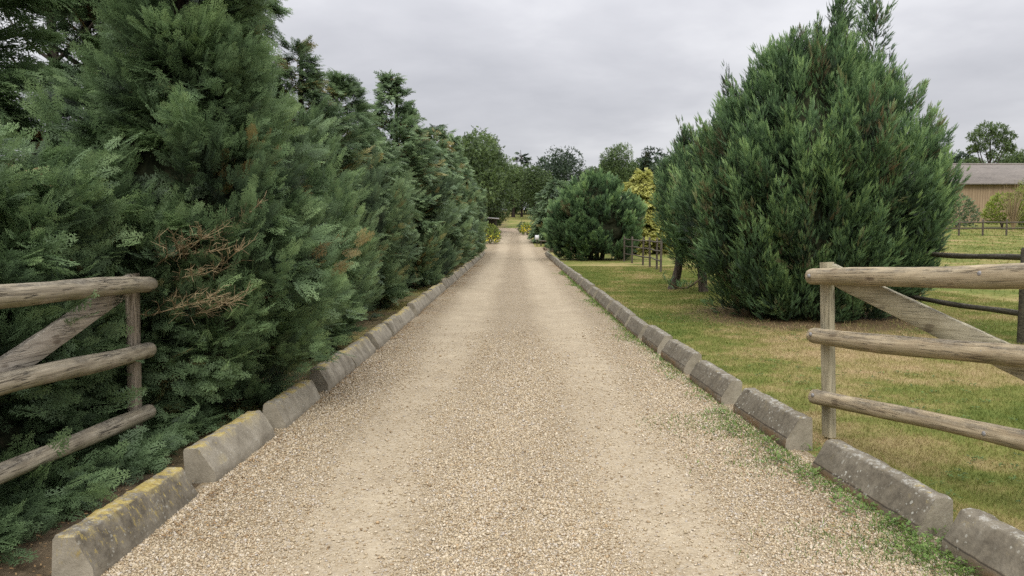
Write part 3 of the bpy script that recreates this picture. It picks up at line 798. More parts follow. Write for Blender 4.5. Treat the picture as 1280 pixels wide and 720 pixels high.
# ================================================================== GATES
def log_mb(L, r, seed, sag=.0, k=16):
    g = np.random.default_rng(seed); mb = MB(); m = 44
    x = np.concatenate([[0, .004, .015, .035], np.linspace(.08, L - .08, m - 8), [L - .035, L - .015, L - .004, L]])
    base = r * (1 + .05 * np.sin(x * 2.3 + g.uniform(0, 6)) + .03 * np.sin(x * 6 + g.uniform(0, 6)))
    base[0] *= .62; base[1] *= .80; base[2] *= .93; base[-1] *= .62; base[-2] *= .80; base[-3] *= .93
    wy = .010 * np.sin(x * 1.9 + g.uniform(0, 6)); wz = .008 * np.sin(x * 2.6 + g.uniform(0, 6)) + sag * x * (L - x)
    a = np.linspace(0, 2 * PI, k, endpoint=False)
    rr = base[:, None] * (1 + .025 * np.sin(3 * a + 1)[None] + g.normal(0, .010, (m, k)))
    v = np.stack([np.repeat(x[:, None], k, 1), wy[:, None] + rr * np.cos(a), wz[:, None] + rr * np.sin(a)], -1).reshape(-1, 3)
    f = [(i*k+j, (i+1)*k+j, (i+1)*k+(j+1) % k, i*k+(j+1) % k) for i in range(m-1) for j in range(k)]
    mb.add(v, f)
    mb.add(np.vstack([v[:k], v[:k].mean(0)[None]]), [((j+1) % k, k, j) for j in range(k)])
    mb.add(np.vstack([v[-k:], v[-k:].mean(0)[None]]), [(j, k, (j+1) % k) for j in range(k)])
    return mb
def plank_mb(p0, p1, w, t, y0, seed, m=30):
    """board in the local xz plane from p0 to p1 (x,z), thickness t from y0"""
    g = np.random.default_rng(seed); mb = MB(); p0, p1 = np.array(p0), np.array(p1)
    d = (p1 - p0) / np.linalg.norm(p1 - p0); nrm = np.array([-d[1], d[0]])
    s = np.linspace(0, 1, m); c = .004
    ring = [(-w/2 + c, 0), (w/2 - c, 0), (w/2, c), (w/2, t - c), (w/2 - c, t), (-w/2 + c, t), (-w/2, t - c), (-w/2, c)]
    v = []
    for q in s:
        b = p0 + (p1 - p0) * q
        for (u, yy) in ring:
            xy = b + nrm * (u + g.normal(0, .0012)); v.append((xy[0], y0 + yy + g.normal(0, .0006), xy[1]))
    v = np.array(v); k = 8
    f = [(i*k+j, i*k+(j+1) % k, (i+1)*k+(j+1) % k, (i+1)*k+j) for i in range(m-1) for j in range(k)]
    mb.add(v, f)
    mb.add(np.vstack([v[:k], v[:k].mean(0)[None]]), [(j, k, (j+1) % k) for j in range(k)])
    mb.add(np.vstack([v[-k:], v[-k:].mean(0)[None]]), [((j+1) % k, k, j) for j in range(k)])
    return mb
def bolt(parent, x, y, z, sg):
    mb = MB(); a = np.linspace(0, 2 * PI, 12, endpoint=False)
    mb.tube([(x, y, z), (x, y + sg * .008, z), (x, y + sg * .012, z)], [.016, .015, .007], 12)
    return mb.obj('bolt', M['metal'], parent)

def gate(loc, dirxy, tilt, zs, rads, sg, mats, post, brace, label, seed, L=3.1):
    ang = math.atan2(dirxy[1], dirxy[0])
    e = empty('field_gate', loc, label, 'gate', None, (0, -tilt, ang))
    for i, (z, r) in enumerate(zip(zs, rads)):
        o = log_mb(L, r, seed + i).obj('rail', M[mats[0]], e, smooth=True)
        o.location = (-.075, sg * (r + .004), z)
        o.rotation_euler = (.7 * i, 0, 0)
        for bx in ((.0, 1.55, 2.8) if sg < 0 else (2.8,)): bolt(e, bx, sg * (2 * r - .002), z + .012, sg)
    w, t, z0, z1 = post
    th0, th1 = (-t, 0) if sg > 0 else (0, t)
    for k, x in enumerate((.0, 2.85)):
        pm = plank_mb((x, z0), (x, z1), w, t, th0 if sg > 0 else 0.0, seed + 7 + k)
        pm.obj('upright', M[mats[1]], e)
    bw, bt, p0, p1 = brace
    y0 = -bt - .002 if sg > 0 else .002
    o = plank_mb(p0, p1, bw, bt, y0 - (0 if sg < 0 else 0), seed + 12).obj('brace', M[mats[2]], e)
    return e
gl = gate((-2.755, 5.52, 0), (.04, -1.68), math.atan(.065 / 1.68), (1.205, .735, .275), (.061, .058, .054), 1,
     ('log_old', 'post_old', 'plank_old'), (.105, .06, -.02, 1.29), (.15, .035, (.07, 1.215), (2.75, .42)),
     'weathered grey round rail gate open along the conifers on the left', 100)
gr = gate((2.385, 5.80, 0), (.44, -1.67), math.atan(.114 / 1.727), (1.245, .80, .335), (.066, .062, .056), -1,
     ('log_new', 'post_new', 'plank_new'), (.105, .055, .02, 1.36), (.155, .035, (.07, 1.27), (2.75, .40)),
     'pale round rail gate standing half open on the lawn to the right', 200)
for nm, (x, y), lb in (('gate_post', (-2.68, 2.42), 'stout round hinge post of the left gate, beside the drive'), ('gate_post', (3.19, 2.75), 'stout round hinge post of the right gate, on the lawn')):
    mb = MB(); mb.tube([(0, 0, -.1), (0, 0, .7), (0, 0, 1.50), (0, 0, 1.54), (0, 0, 1.55)], [.10, .098, .095, .08, .03], 16)
    o = mb.obj(nm, M['post_old'], smooth=True); o.location = (x - (.09 if x < 0 else -.09), y - .12, 0); tag(o, lb, 'gate post', 'hinge posts of the two gates')

# ================================================================== FENCES
def fence(name, pts, hs, rr, pw, ph, mat, label, group=None, step=2):
    e = empty(name, (pts[0][0], pts[0][1], hz(*pts[0])), label, 'fence', group)
    P0 = np.array([pts[0][0], pts[0][1], hz(*pts[0])]); g = np.random.default_rng(int(abs(pts[0][0] * 100)))
    Q = [np.array([x, y, hz(x, y)]) - P0 for x, y in pts]
    for q in Q:
        mb = MB(); ln = g.normal(0, .012, 2)
        mb.tube([q + (0, 0, -.1), q + (ln[0] * .5, ln[1] * .5, ph * .6), q + (ln[0], ln[1], ph - .02), q + (ln[0], ln[1], ph)], [pw, pw * .98, pw * .95, pw * .7], 8)
        mb.obj('post', M[mat], e)
    for h in hs:
        for i in range(0, len(Q) - 1, step):
            j = min(i + step, len(Q) - 1)
            mb = MB(); a = Q[i] + (pw * .6, 0, h); b = Q[j] + (pw * .6, 0, h + g.normal(0, .012)); t = np.linspace(0, 1, 9)[:, None]
            pp = a + (b - a) * t + np.stack([0 * t[:, 0], 0 * t[:, 0], -.012 * np.sin(t[:, 0] * PI) + .006 * np.sin(t[:, 0] * 9)], 1)
            mb.tube(pp, rr * (1 + .08 * np.sin(np.arange(9) * 1.7)), 8); mb.obj('rail', M[mat], e, smooth=True)
    return e
fy = np.arange(7.8, 28, 3.0)
fence('paddock_fence', [(float(np.interp(y, [7, 10.8, 13, 28.8]  , [7.35, 7.16, 7.06, 6.2])), float(y)) for y in fy], (1.22, .83, .42), .042, .062, 1.36, 'fence_dark', 'dark mossy post and rail fence behind the right gate and big conifer', step=1)
fence('lawn_fence', [(5.55, 29.3), (5.75, 31.2), (5.8, 33.1), (5.85, 35.2), (5.7, 37.5), (5.6, 39.5)], (1.15, .8, .42), .03, .045, 1.3, 'fence_far', 'brown post and rail fence end seen between the second and third conifers')
fence('field_fence', [(31 + 1.85 * i, 57 + .15 * i) for i in range(12)], (1.0, .55), .05, .07, 1.2, 'fence_far', 'distant two rail wooden fence across the field before the barn')

# ================================================================== BARN
def barn():
    x0, x1, y0, y1 = 38., 72., 75., 86.; z0 = 2.4; ze = 6.15; zr = 8.25; ym = (y0 + y1) / 2
    n = NT('slate_roof'); o = n.tc('Object')
    br = n.n.new('ShaderNodeTexBrick'); n.set(br.inputs['Vector'], n.mapping(o, (1, 1, 1), rot=(0, 0, 0)))
    for k, v in (('Scale', 2.2), ('Mortar Size', .02), ('Row Height', .25)): n.set(br.inputs[k], v)
    n.set(br.inputs['Color1'], (.135, .118, .10, 1)); n.set(br.inputs['Color2'], (.20, .175, .15, 1)); n.set(br.inputs['Mortar'], (.08, .075, .075, 1))
    col = n.mix(n.lin(n.noise(n.mapping(o, (.3, 1, 1)), 1.1, 5, .7), .35, .7, 0, .6), br.outputs[0], (.24, .21, .18))
    roofm = n.done(n.bsdf(col, .8, .3))
    n = NT('weathered_boards'); o = n.tc('Object')
    f = n.noise(n.mapping(o, (5, 5, .3)), 1.5, 5, .7); col = n.ramp(f, [(.3, (.20, .14, .085)), (.7, (.40, .30, .19))])
    wv = n.math('FRACT', n.math('MULTIPLY', n.xyz(o)[0], 4.)); col = n.mix(n.lin(wv, .06, .02), col, (.08, .055, .035))
    wallm = n.done(n.bsdf(col, .9, .15))
    e = empty('barn', (x0, y0, z0), 'timber barn with grey slate roof behind the lime green shrubs', 'barn')
    W, D, H, R = x1 - x0, y1 - y0, ze - z0, zr - z0
    mb = MB(); h2 = D / 2
    mb.add([(0, 0, -1), (W, 0, -1), (W, D, -1), (0, D, -1), (0, 0, H), (W, 0, H), (W, D, H), (0, D, H), (0, h2, R), (W, h2, R)],
           [(0, 1, 5, 4), (2, 3, 7, 6)]); mb.add([(W, 0, -1), (W, D, -1), (W, D, H), (W, h2, R), (W, 0, H)], [(0, 1, 2, 3, 4)]); mb.add([(0, 0, -1), (0, D, -1), (0, D, H), (0, h2, R), (0, 0, H)], [(4, 3, 2, 1, 0)])
    mb.obj('wall', wallm, e)
    mb = MB(); sl = (R - H) / h2; ov = .5
    for s in (0, 1):
        a = -ov if s == 0 else D + ov; za = H - ov * sl
        q = [(-.4, a, za + .02), (W + .4, a, za + .02), (W + .4, h2, R + .02), (-.4, h2, R + .02)]; q2 = [(x, y, z + .14) for x, y, z in q]
        mb.add(q + q2, [(3, 2, 1, 0), (4, 5, 6, 7), (0, 1, 5, 4), (1, 2, 6, 5), (3, 0, 4, 7)] if s == 0 else [(0, 1, 2, 3), (7, 6, 5, 4), (4, 5, 1, 0), (5, 6, 2, 1), (7, 4, 0, 3)])
    rf = mb.obj('roof', roofm, e)
    mb = MB(); mb.tube([(-.4, h2, R + .17), (W + .4, h2, R + .17)], .12, 8); mb.obj('ridge', roofm, rf)
    for k in range(2):
        mb = MB(); mb.box((15.2 + 10 * k, -.05, -.2), (18.4 + 10 * k, -.004, 2.9)); mb.obj('door', M['fence_dark'], e)
barn()

# ================================================================== SHELTER, SIGN, KNEE RAIL
def shelter():
    x, y = -2.75, 71.; z = hz(x, y)
    e = empty('shelter', (x, y, z), 'small dark open shelter with a pale flat roof at the end of the conifers', 'shelter')
    mb = MB(); mb.add([(-1.1, -1.0, 1.72), (1.25, -1.0, 1.55), (1.25, 1.0, 1.55), (-1.1, 1.0, 1.72), (-1.1, -1.0, 1.82), (1.25, -1.0, 1.65), (1.25, 1.0, 1.65), (-1.1, 1.0, 1.82)], [(3,2,1,0),(4,5,6,7),(0,1,5,4),(1,2,6,5),(2,3,7,6),(3,0,4,7)])
    n = NT('pale_roof_sheet'); mb.obj('roof', n.done(n.bsdf(n.ramp(n.noise(n.tc(), 2, 4), [(.3, (.35, .34, .33)), (.7, (.5, .49, .48))]), .7, .3)), e)
    mb = MB(); mb.box((-.95, .75, -.1), (1.05, .85, 1.56)); mb.box((-.95, -.8, -.1), (-.85, .745, 1.6)); mb.obj('wall', M['fence_dark'], e)
    for px in (-.9, 1.02):
        mb = MB(); mb.tube([(px, -.85, -.1), (px, -.85, 1.56)], .05, 8); mb.obj('post', M['fence_dark'], e)
shelter()
def sign():
    x, y = 1.70 + .02, 57.6; x = 1.63; z = hz(x, y)
    e = empty('small_sign', (x, y, z), 'small white sign board on a short post beside the far bushes', 'sign')
    mb = MB(); mb.tube([(0, .03, -.1), (0, .03, .75)], .03, 8); mb.obj('post', M['fence_dark'], e)
    mb = MB(); mb.box((-.15, -.012, .50), (.15, .0, .84)); mb.obj('board', M['white_board'], e)
    x, y = 1.80, 58.2; e = empty('knee_rail', (x, y, hz(x, y)), 'low dark wooden knee rail beneath the far bushes, right of the drive', 'barrier')
    mb = MB(); mb.tube([(0, 0, .36), (2.6, 0, .34)], .06, 8); mb.obj('rail', M['fence_far'], e)
    for px in (.15, 1.3, 2.45):
        mb = MB(); mb.tube([(px, .06, -.1), (px, .06, .40)], .06, 8); mb.obj('post', M['fence_dark'], e)
sign()

# ================================================================== LEFT ROW OF CONIFERS
def lefttree(x, y, prof, label, seed, tk, nlow, nup, kl, ku, flow, fup, ex=1., ey=1.25, split=.55, name='leyland_cypress', core=.55, dry=.04, mat='cypress', lobes=.18, h_tr=None, lean=(0, 0), gap=None, rotz=0., uptk=None, pl=.55, pw=.13, up=.9, droop=.3, skirt=None):
    g = np.random.default_rng(seed); H = prof[-1][0]; zc = prof[0][0] + split * (H - prof[0][0])
    low = [(z, r) for z, r in prof if z < zc] + [(zc, float(prof_r(prof, zc)))]
    upp = [(zc - .5, float(prof_r(prof, zc - .5)))] + [(z, r) for z, r in prof if z > zc - .5]
    mb = MB()
    if nlow:
        merge(mb, plume_crown(g, low, nlow, pl, pw, kl, tk, flow, up, ex, ey, lobes, 0, dry, lean, gap=gap, inner=.3, tvar=.12))
        merge(mb, bough_crown(g, low, nlow // 9, 26, tk, flow * 1.15, (0, 40), .2, ex, ey, lobes, 0, dry * 1.5, lean, s0=.55, gap=gap))
    if nup: merge(mb, bough_crown(g, upp, nup, ku, uptk or tk, fup, (0, 50), droop, ex, ey, lobes, 0, dry, lean, s0=.2, gap=gap))
    if core:
        cp = [(z, r) for z, r in prof if z < .66 * H]; core_blob(mb, g, cp, ex, ey, core, lean=lean)
    if skirt is not None:
        n = skirt[4]; u = g.random(n)
        P = np.stack([g.uniform(skirt[0], skirt[1], n) - x, g.uniform(skirt[2], skirt[3], n) - y, g.uniform(.02, .13, n)], 1)
        k = 10; Pk = np.repeat(P, k, 0) + g.normal(0, .05, (n * k, 3)) * (1, 1, .5); Pk[:, 2] = np.maximum(Pk[:, 2], .02)
        dd = np.repeat(unit(np.stack([np.full(n, .8), g.uniform(-.9, .4, n), g.uniform(.1, .55, n)], 1)), k, 0) + g.normal(0, .3, (n * k, 3))
        put_fronds(mb, g, 'fine', Pk, dd, g.normal(0, .5, (n * k, 3)) + (0, -.3, 1), g.uniform(.12, .24, n * k), np.repeat(g.normal(.42, .1, n), k))
    t = trunk_mb(g, H * .97, .05 + .018 * H, lean)
    return make_tree(name, (x, y, hz(x, y)), label, 'conifer', mb, mat, t, 'bark_dark', 'row of conifers along the left of the drive', rotz)

FACE = (.72, -.69)
def gate_gap(X, Y):
    def f(P, g):
        x, y = P[:, 0] + X, P[:, 1] + Y
        return ~((x > -2.99) & (y < 5.75) & (P[:, 2] < 1.9) & (P[:, 2] > .13)) & ~((x > -2.40) & (y < 5.5)) & ~((x > -2.24) & (P[:, 2] < .55))
    return f
G = 'row of conifers along the left of the drive'
# near, at the left edge behind the gate
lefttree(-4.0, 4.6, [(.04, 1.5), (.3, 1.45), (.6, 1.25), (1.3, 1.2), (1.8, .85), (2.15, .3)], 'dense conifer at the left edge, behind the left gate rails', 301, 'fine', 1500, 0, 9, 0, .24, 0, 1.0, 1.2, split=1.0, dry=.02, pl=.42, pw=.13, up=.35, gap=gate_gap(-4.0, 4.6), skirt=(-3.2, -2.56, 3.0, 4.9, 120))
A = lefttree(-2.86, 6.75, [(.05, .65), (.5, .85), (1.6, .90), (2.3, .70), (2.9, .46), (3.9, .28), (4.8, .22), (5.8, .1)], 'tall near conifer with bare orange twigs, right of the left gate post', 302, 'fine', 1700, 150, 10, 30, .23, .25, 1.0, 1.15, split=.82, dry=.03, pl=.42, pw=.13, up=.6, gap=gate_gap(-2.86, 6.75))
lefttree(-3.70, 5.75, [(.05, .8), (.5, .95), (1.3, .95), (1.8, .7), (2.3, .25)], 'low dense conifer directly behind the left gate\'s free end', 303, 'fine', 900, 0, 9, 0, .24, 0, 1.0, 1.0, split=1.0, dry=.03, up=.4, pl=.42, pw=.13, gap=gate_gap(-3.70, 5.75), skirt=(-3.0, -2.48, 4.8, 6.1, 70))
lefttree(-3.22, 10.2, [(.05, .6), (.5, .82), (1.4, .88), (2.1, .75), (2.6, .45), (2.95, .12)], 'squat dense bluish conifer just past the tall near one', 304, 'mid', 1250, 0, 11, 0, .24, .3, 1.0, 1.45, split=1.0, pl=.45, pw=.12, up=1.1, gap=gate_gap(-3.22, 10.2))
lefttree(-3.7, 9.0, [(.05, .6), (.6, .8), (1.6, .8), (2.5, .55), (3.1, .3), (3.7, .08)], 'loose conifer with yellowed tips, between tall near and squat ones', 3041, 'mid', 420, 170, 9, 26, .26, .28, 1.0, 1.2, split=.4, mat='cypress_loose', dry=.07)
lefttree(-3.72, 13.3, [(.05, .8), (.6, 1.05), (2.0, 1.1), (3.0, .88), (3.6, .6), (4.2, .34), (4.8, .06)], 'slim pointed conifer with whip-like leader behind the squat one', 305, 'mid', 900, 290, 9, 26, .26, .26, 1.0, 1.2, split=.45, mat='cypress_loose', dry=.06)
lefttree(-3.6, 16.2, [(.05, .85), (.6, 1.15), (1.8, 1.25), (2.9, 1.12), (3.6, .78), (4.2, .44), (4.85, .08)], 'conifer with bare upper stem and tan inner twigs, mid left row', 306, 'mid', 950, 320, 9, 28, .27, .28, 1.0, 1.5, split=.45, mat='cypress_loose', dry=.06)
lefttree(-3.45, 21.8, [(.05, .9), (.6, 1.2), (2.0, 1.3), (3.2, 1.2), (4.1, .98), (4.8, .66), (5.4, .38), (5.85, .08)], 'ragged airy topped conifer standing highest in the middle of the left row', 307, 'coarse', 1050, 300, 10, 28, .30, .32, 1.0, 1.9, split=.45, mat='cypress_loose', dry=.06)
lefttree(-4.75, 15.2, [(.05, .9), (.6, 1.1), (2.0, 1.1), (3.0, .85), (3.8, .5), (4.3, .12)], 'dark conifer filling the gap behind the slim pointed one', 3042, 'mid', 500, 220, 9, 26, .27, .28, 1.0, 1.2, split=.4, mat='cypress_loose', dry=.04)
lefttree(-5.0, 9.4, [(2.0, .6), (3.0, .7), (4.0, .65), (5.2, .45), (6.6, .12)], 'tall conifer whose dense top backs the near twiggy one', 3043, 'mid', 0, 190, 9, 30, .3, .3, 1.0, 1.0, split=.0, core=0, dry=.0)
for i, (x, y, H, lb) in enumerate([(-3.4, 27.4, 5.2, 'conifer just past the ragged topped one in the left row'),
                                   (-3.4, 33.0, 6.0, 'blunt topped conifer two places past the ragged topped one, left row'),
                                   (-3.35, 38.6, 6.5, 'broad dark conifer third from the far end of the left row'),
                                   (-3.45, 44.2, 6.2, 'drooping dark conifer second from the far end of the left row'),
                                   (-3.55, 49.2, 5.6, 'last conifer at the far end of the left row, above the shelter')]):
    lefttree(x, y, [(.05, .9), (.6, 1.22), (H * .35, 1.3), (H * .6, 1.15), (H * .82, .75), (H, .12)], lb, 310 + i, 'coarse', 620, 120, 9, 24, .36, .42, 1.0, 2.1, split=.55, mat='cypress_loose', dry=.07, pl=.6, pw=.18, droop=.45)
# second rank with bare trunks
rg = np.random.default_rng(77)
for i, (x, y, H, r0, lo, lb) in enumerate([(-6.75, 11.3, 9.0, .085, 6.0, 'tall dark conifer with bare trunk showing against the sky, upper left'),
                                       (-6.52, 12.0, 9.0, .10, 5.6, 'tall dark conifer with a thick trunk, just right of the bare trunk'),
                                       (-5.85, 12.6, 8.6, .10, 3.0, 'tall dark conifer looming behind the near conifer'),
                                       (-4.95, 12.6, 7.4, .09, 2.6, 'tall conifer whose ragged shoulder stands against the sky, upper left')]):
    prof = [(lo - 1.2, .4), (lo, .9), (lo + 1.5, 1.05), (lo + 3, .95), (H - 1.2, .65), (H, .15)]
    cb = bough_crown(rg, prof, 130 if i < 2 else 300, 30, 'mid', .3, (-10, 30), .35, 1, 1, .1, 0, .0, s0=.2)
    make_tree('tall_conifer', (x, y, hz(x, y)), lb, 'conifer', cb, 'dark_conifer' if i < 3 else 'cypress', trunk_mb(rg, H, r0 * 1.25, limbs=30, spread=1.0), 'bark_dark', 'taller conifers behind the left row')
# low dark growth behind, left edge
lefttree(-6.2, 8.0, [(.05, 1.1), (1.0, 1.3), (2.0, 1.1), (2.7, .6), (3.1, .2)], 'shaded conifer behind the left gate, farthest from the drive', 330, 'mid', 420, 60, 9, 24, .32, .32, 1.1, 1.1, split=.8, mat='dark_conifer')
lefttree(-5.6, 9.6, [(.05, 1.1), (1.0, 1.3), (1.9, 1.1), (2.5, .6), (2.9, .2)], 'shaded conifer below the bare trunks at the upper left', 331, 'mid', 420, 60, 9, 24, .32, .32, 1.1, 1.1, split=.8, mat='dark_conifer')
# hanging boughs at the top-left corner
lefttree(-5.25, 7.4, [(2.4, .3), (2.9, .5), (3.8, .66), (5.2, .5), (6.4, .2)], 'conifer with hanging boughs filling the upper left corner', 332, 'mid', 0, 210, 9, 36, .3, .3, 1., 1., split=.0, core=0, mat='cypress', dry=.0)

def dead_branches():
    g = np.random.default_rng(5)
    loc = np.array([-2.86, 6.75, 0])
    for k in range(9):
        o = np.array([-2.66 + g.uniform(-.2, .15), 5.85 + g.uniform(-.05, .25), .90 + .065 * k + g.uniform(-.05, .05)])
        d = unit(np.array([.75 + g.uniform(-.25, .25), -.45 + g.uniform(-.35, .25), .35 + g.uniform(-.3, .2)]))
        mb = MB(); L = g.uniform(.5, .75); t = np.linspace(0, 1, 7)
        side = unit(np.cross(d, [0, 0, 1.]))
        main = o - loc + d * (L * t)[:, None] + side * (.04 * np.sin(t * 5 + k))[:, None]
        mb.tube(main, .0075 * (1 - t * .8), 6)
        for j in range(20):
            i = g.integers(1, 7); sg = g.choice([-1, 1]); dd = unit(d + side * sg * g.uniform(.4, 1.1) + np.array([0, 0, g.uniform(-.3, .6)]))
            l2 = g.uniform(.10, .26) * (1.2 - .6 * t[i]); q = np.linspace(0, 1, 4)
            br = main[i] + dd * (l2 * q)[:, None] + np.array([0, 0, .03]) * (q * q)[:, None]
            mb.tube(br, .0032 * (1 - q * .6), 4)
            for m in range(3):
                d3 = unit(dd + g.normal(0, .6, 3)); p3 = br[g.integers(1, 4)]
                mb.tube([p3, p3 + d3 * l2 * .25, p3 + d3 * l2 * .45], [.0022, .0018, .001], 4)
        b = mb.obj('dead_branch', M['twig'], A); b['label'] = 'bare orange brown dead branch'
dead_branches()

# ================================================================== RIGHT-HAND BUSHES
FACE = (-.35, -.94)
g1 = np.random.default_rng(401)
prof1 = [(.10, 1.25), (.35, 1.6), (1.0, 1.92), (1.8, 2.1), (2.5, 2.1), (3.1, 1.85), (3.7, 1.42), (4.15, 1.05), (4.55, .75), (4.9, .35)]
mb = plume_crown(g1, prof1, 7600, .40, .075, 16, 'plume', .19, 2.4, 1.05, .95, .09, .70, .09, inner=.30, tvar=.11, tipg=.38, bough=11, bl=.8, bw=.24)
for (sx, sy, z0, z1, r) in [(-.45, -.2, 3.9, 5.35, .30), (.20, -.15, 4.2, 5.9, .36), (-.02, .1, 4.0, 5.0, .4), (.98, .1, 3.7, 5.95, .38), (.62, -.3, 3.9, 4.7, .4), (-.85, 0, 3.6, 4.75, .3), (-1.3, -.2, 3.1, 4.2, .3), (1.35, -.1, 3.2, 4.4, .32), (.5, .3, 4.0, 4.9, .4)]:
    pr = [(z0, r), (z0 + (z1 - z0) * .35, r), (z1 - .25, r * .35), (z1, .04)]
    sp = plume_crown(g1, pr, int(105 * (z1 - z0) * r / .3), .36, .055, 13, 'plume', .17, 2.2, 1, 1, .15, 0, .02, inner=.6, bough=5, bl=.45, bw=.12, tipg=.38)
    for v in sp.V: v[:, 0] += sx + (v[:, 2] - z0) * .06; v[:, 1] += sy
    merge(mb, sp)
tr = trunk_mb(g1, 4.2, .17, limbs=8, spread=.9)
make_tree('upright_conifer', (5.55, 14.5, 0), 'huge onion shaped conifer with upright plumes, behind the right gate', 'conifer', mb, 'bush', tr, 'bark')

FACE = None
g2 = np.random.default_rng(402)
prof2 = [(.75, .45), (1.1, .8), (1.7, 1.08), (2.4, 1.12), (3.0, .85), (3.5, .55), (3.95, .2)]
mb = plume_crown(g2, prof2, 2000, .42, .085, 13, 'plume', .20, 2.1, .95, 1, .13, .64, .03, inner=.28, tipg=.36)
for (sx, sy, z0, z1, r) in [(-.55, 0, 3.1, 4.15, .3), (.1, .1, 3.3, 4.35, .3), (-.9, .1, 2.6, 3.5, .3), (.6, 0, 3.2, 4.5, .35)]:
    sp = plume_crown(g2, [(z0, r), (z0 + .4, r), (z1, .05)], 60, .42, .07, 12, 'plume', .2, 2.2, 1, 1, .15, 0, .02, inner=.6)
    for v in sp.V: v[:, 0] += sx; v[:, 1] += sy
    merge(mb, sp)
for v in mb.V: v[:, 0] -= .12 * (v[:, 2] < 9) * np.clip(2.2 - v[:, 2], 0, 2) * 0
e2 = empty('upright_conifer', (4.85, 19.9, 0), 'smaller upright conifer on bent bare trunks, left of the huge one', 'conifer')
mb.obj('crown', [M['bush'], M['inner']], e2)
mb = MB(); t = np.linspace(0, 1, 9)
mb.tube(np.stack([.05 - .1 * np.sin(t * 3), 0 * t, -.1 + 2.9 * t], 1), .13 * (1 - .75 * t), 9); mb.obj('trunk', M['bark'], e2, smooth=True)
mb = MB(); mb.tube(np.stack([-.62 + .20 * t + .12 * np.sin(t * 4), .9 + 0 * t, -.1 + 1.9 * t], 1), .14 * (1 - .6 * t), 9); mb.obj('trunk', M['bark'], e2, smooth=True)
mb = MB(); pp = np.stack([-.05 - .95 * t, -.25 - .2 * t, .42 - .35 * np.sin(t * 2.6) + .1 * t], 1); mb.tube(pp, .035 * (1 - .7 * t), 6, (.3, .8))
P = np.repeat(pp[3:], 9, 0) + g2.normal(0, .06, (54, 3)); P[:, 2] = np.maximum(P[:, 2], .08)
put_fronds(mb, g2, 'plume', P, np.stack([g2.normal(-.3, .5, 54), g2.normal(0, .5, 54), np.full(54, 1.)], 1), g2.normal(0, 1, (54, 3)), g2.uniform(.14, .24, 54), g2.uniform(.35, .6, 54))
mb.obj('low_branch', M['bush'], e2)

g3 = np.random.default_rng(403)
prof3 = [(.25, 1.6), (.6, 2.2), (1.5, 2.5), (2.3, 2.35), (3.1, 1.85), (3.8, 1.2), (4.25, .5)]
mb = plume_crown(g3, prof3, 2200, .55, .13, 12, 'coarse', .32, 1.7, 1, 1, .08, .62, .03, inner=.28, tmean=.47, bl=.75, bw=.36)
e3 = empty('round_conifer', (4.4, 42, 0), 'rounded dark conifer on several short trunks, middle distance right', 'conifer')
mb.obj('crown', [M['bush'], M['inner']], e3)
for dx, ln in ((-.25, -.28), (.05, .05), (.3, .35)):
    mb = MB(); mb.tube(np.stack([dx + ln * t, 0 * t, -.1 + 1.8 * t], 1), .14 * (1 - .5 * t), 8); mb.obj('trunk', M['bark'], e3, smooth=True)
mb = bough_crown(g3, [(.2, 1.6), (.9, 2.05), (2.2, 2.1), (3.6, 1.6), (4.5, .9), (5.0, .25)], 460, 26, 'coarse', .42, (0, 45), .5, 1, 1, .15, .7, .02, s0=.35)
make_tree('weeping_conifer', (3.35, 62, hz(3.35, 62)), 'pale drooping conifer left of the rounded dark one, beside the drive end', 'conifer', mb, 'cypress_loose', trunk_mb(g3, 4.6, .14))
mb = bough_crown(g3, [(.2, 1.3), (1.0, 2.0), (2.4, 2.1), (3.6, 1.5), (4.6, .9), (5.3, .2)], 620, 26, 'coarse', .42, (0, 45), .4, 1, 1, .18, .42, .0, s0=.35)
make_tree('golden_tree', (8.35, 50.5, hz(8.35, 50.5)), 'bright golden yellow leaved tree behind the rounded dark conifer', 'tree', mb, 'yellow', trunk_mb(g3, 5, .12))
mb = bough_crown(g3, [(.2, 1.0), (1.0, 1.7), (2.6, 1.9), (4.0, 1.4), (5.0, .3)], 300, 24, 'coarse', .42, (0, 45), .4, 1, 1, .18, .7, .04, s0=.35)
make_tree('feathery_shrub', (9.6, 52, hz(9.6, 52)), 'olive green feathery shrub between the golden tree and smaller upright conifer', 'shrub', mb, 'grey_green', trunk_mb(g3, 4, .1))

# ================================================================== BROADLEAF BACKGROUND
def broad_crown(g, R, H, z0, lobes, n, leaf, sq=.8):
    mb = MB(); cs = []
    for i in range(lobes):
        a = g.uniform(0, 6.28); rr = R * .62 * math.sqrt(g.random()); zz = z0 + (H - z0) * g.uniform(.18, .85)
        k = 1 - .75 * max(0, (zz - z0) / (H - z0) - .55)
        cs.append((math.cos(a) * rr * k, math.sin(a) * rr * k, zz, R * g.uniform(.30, .5)))
    cs.append((0, 0, H - R * .42, R * .42)); cs.append((0, 0, (H + z0) / 2, R * .62))
    cs = np.array(cs); w = cs[:, 3] ** 2; w /= w.sum()
    ci = g.choice(len(cs), n, p=w); d = unit(g.normal(0, 1, (n, 3))); d[:, 2] *= .85
    q = 1 - .35 * g.beta(1, 2.2, n)
    P = cs[ci, :3] + d * (cs[ci, 3] * q)[:, None]
    P += g.normal(0, .06 * R, (n, 3)) * (g.random(n) < .25)[:, None]
    Y = unit(d + g.normal(0, .7, (n, 3)) + np.array([0, 0, -.15])); Z = d + g.normal(0, .5, (n, 3))
    lt = g.normal(0, .09, len(cs))
    put_fronds(mb, g, 'dot', P, Y, Z, leaf * g.uniform(.7, 1.4, n), .42 + lt[ci] + g.normal(0, .09, n))
    return mb
gb = np.random.default_rng(500)
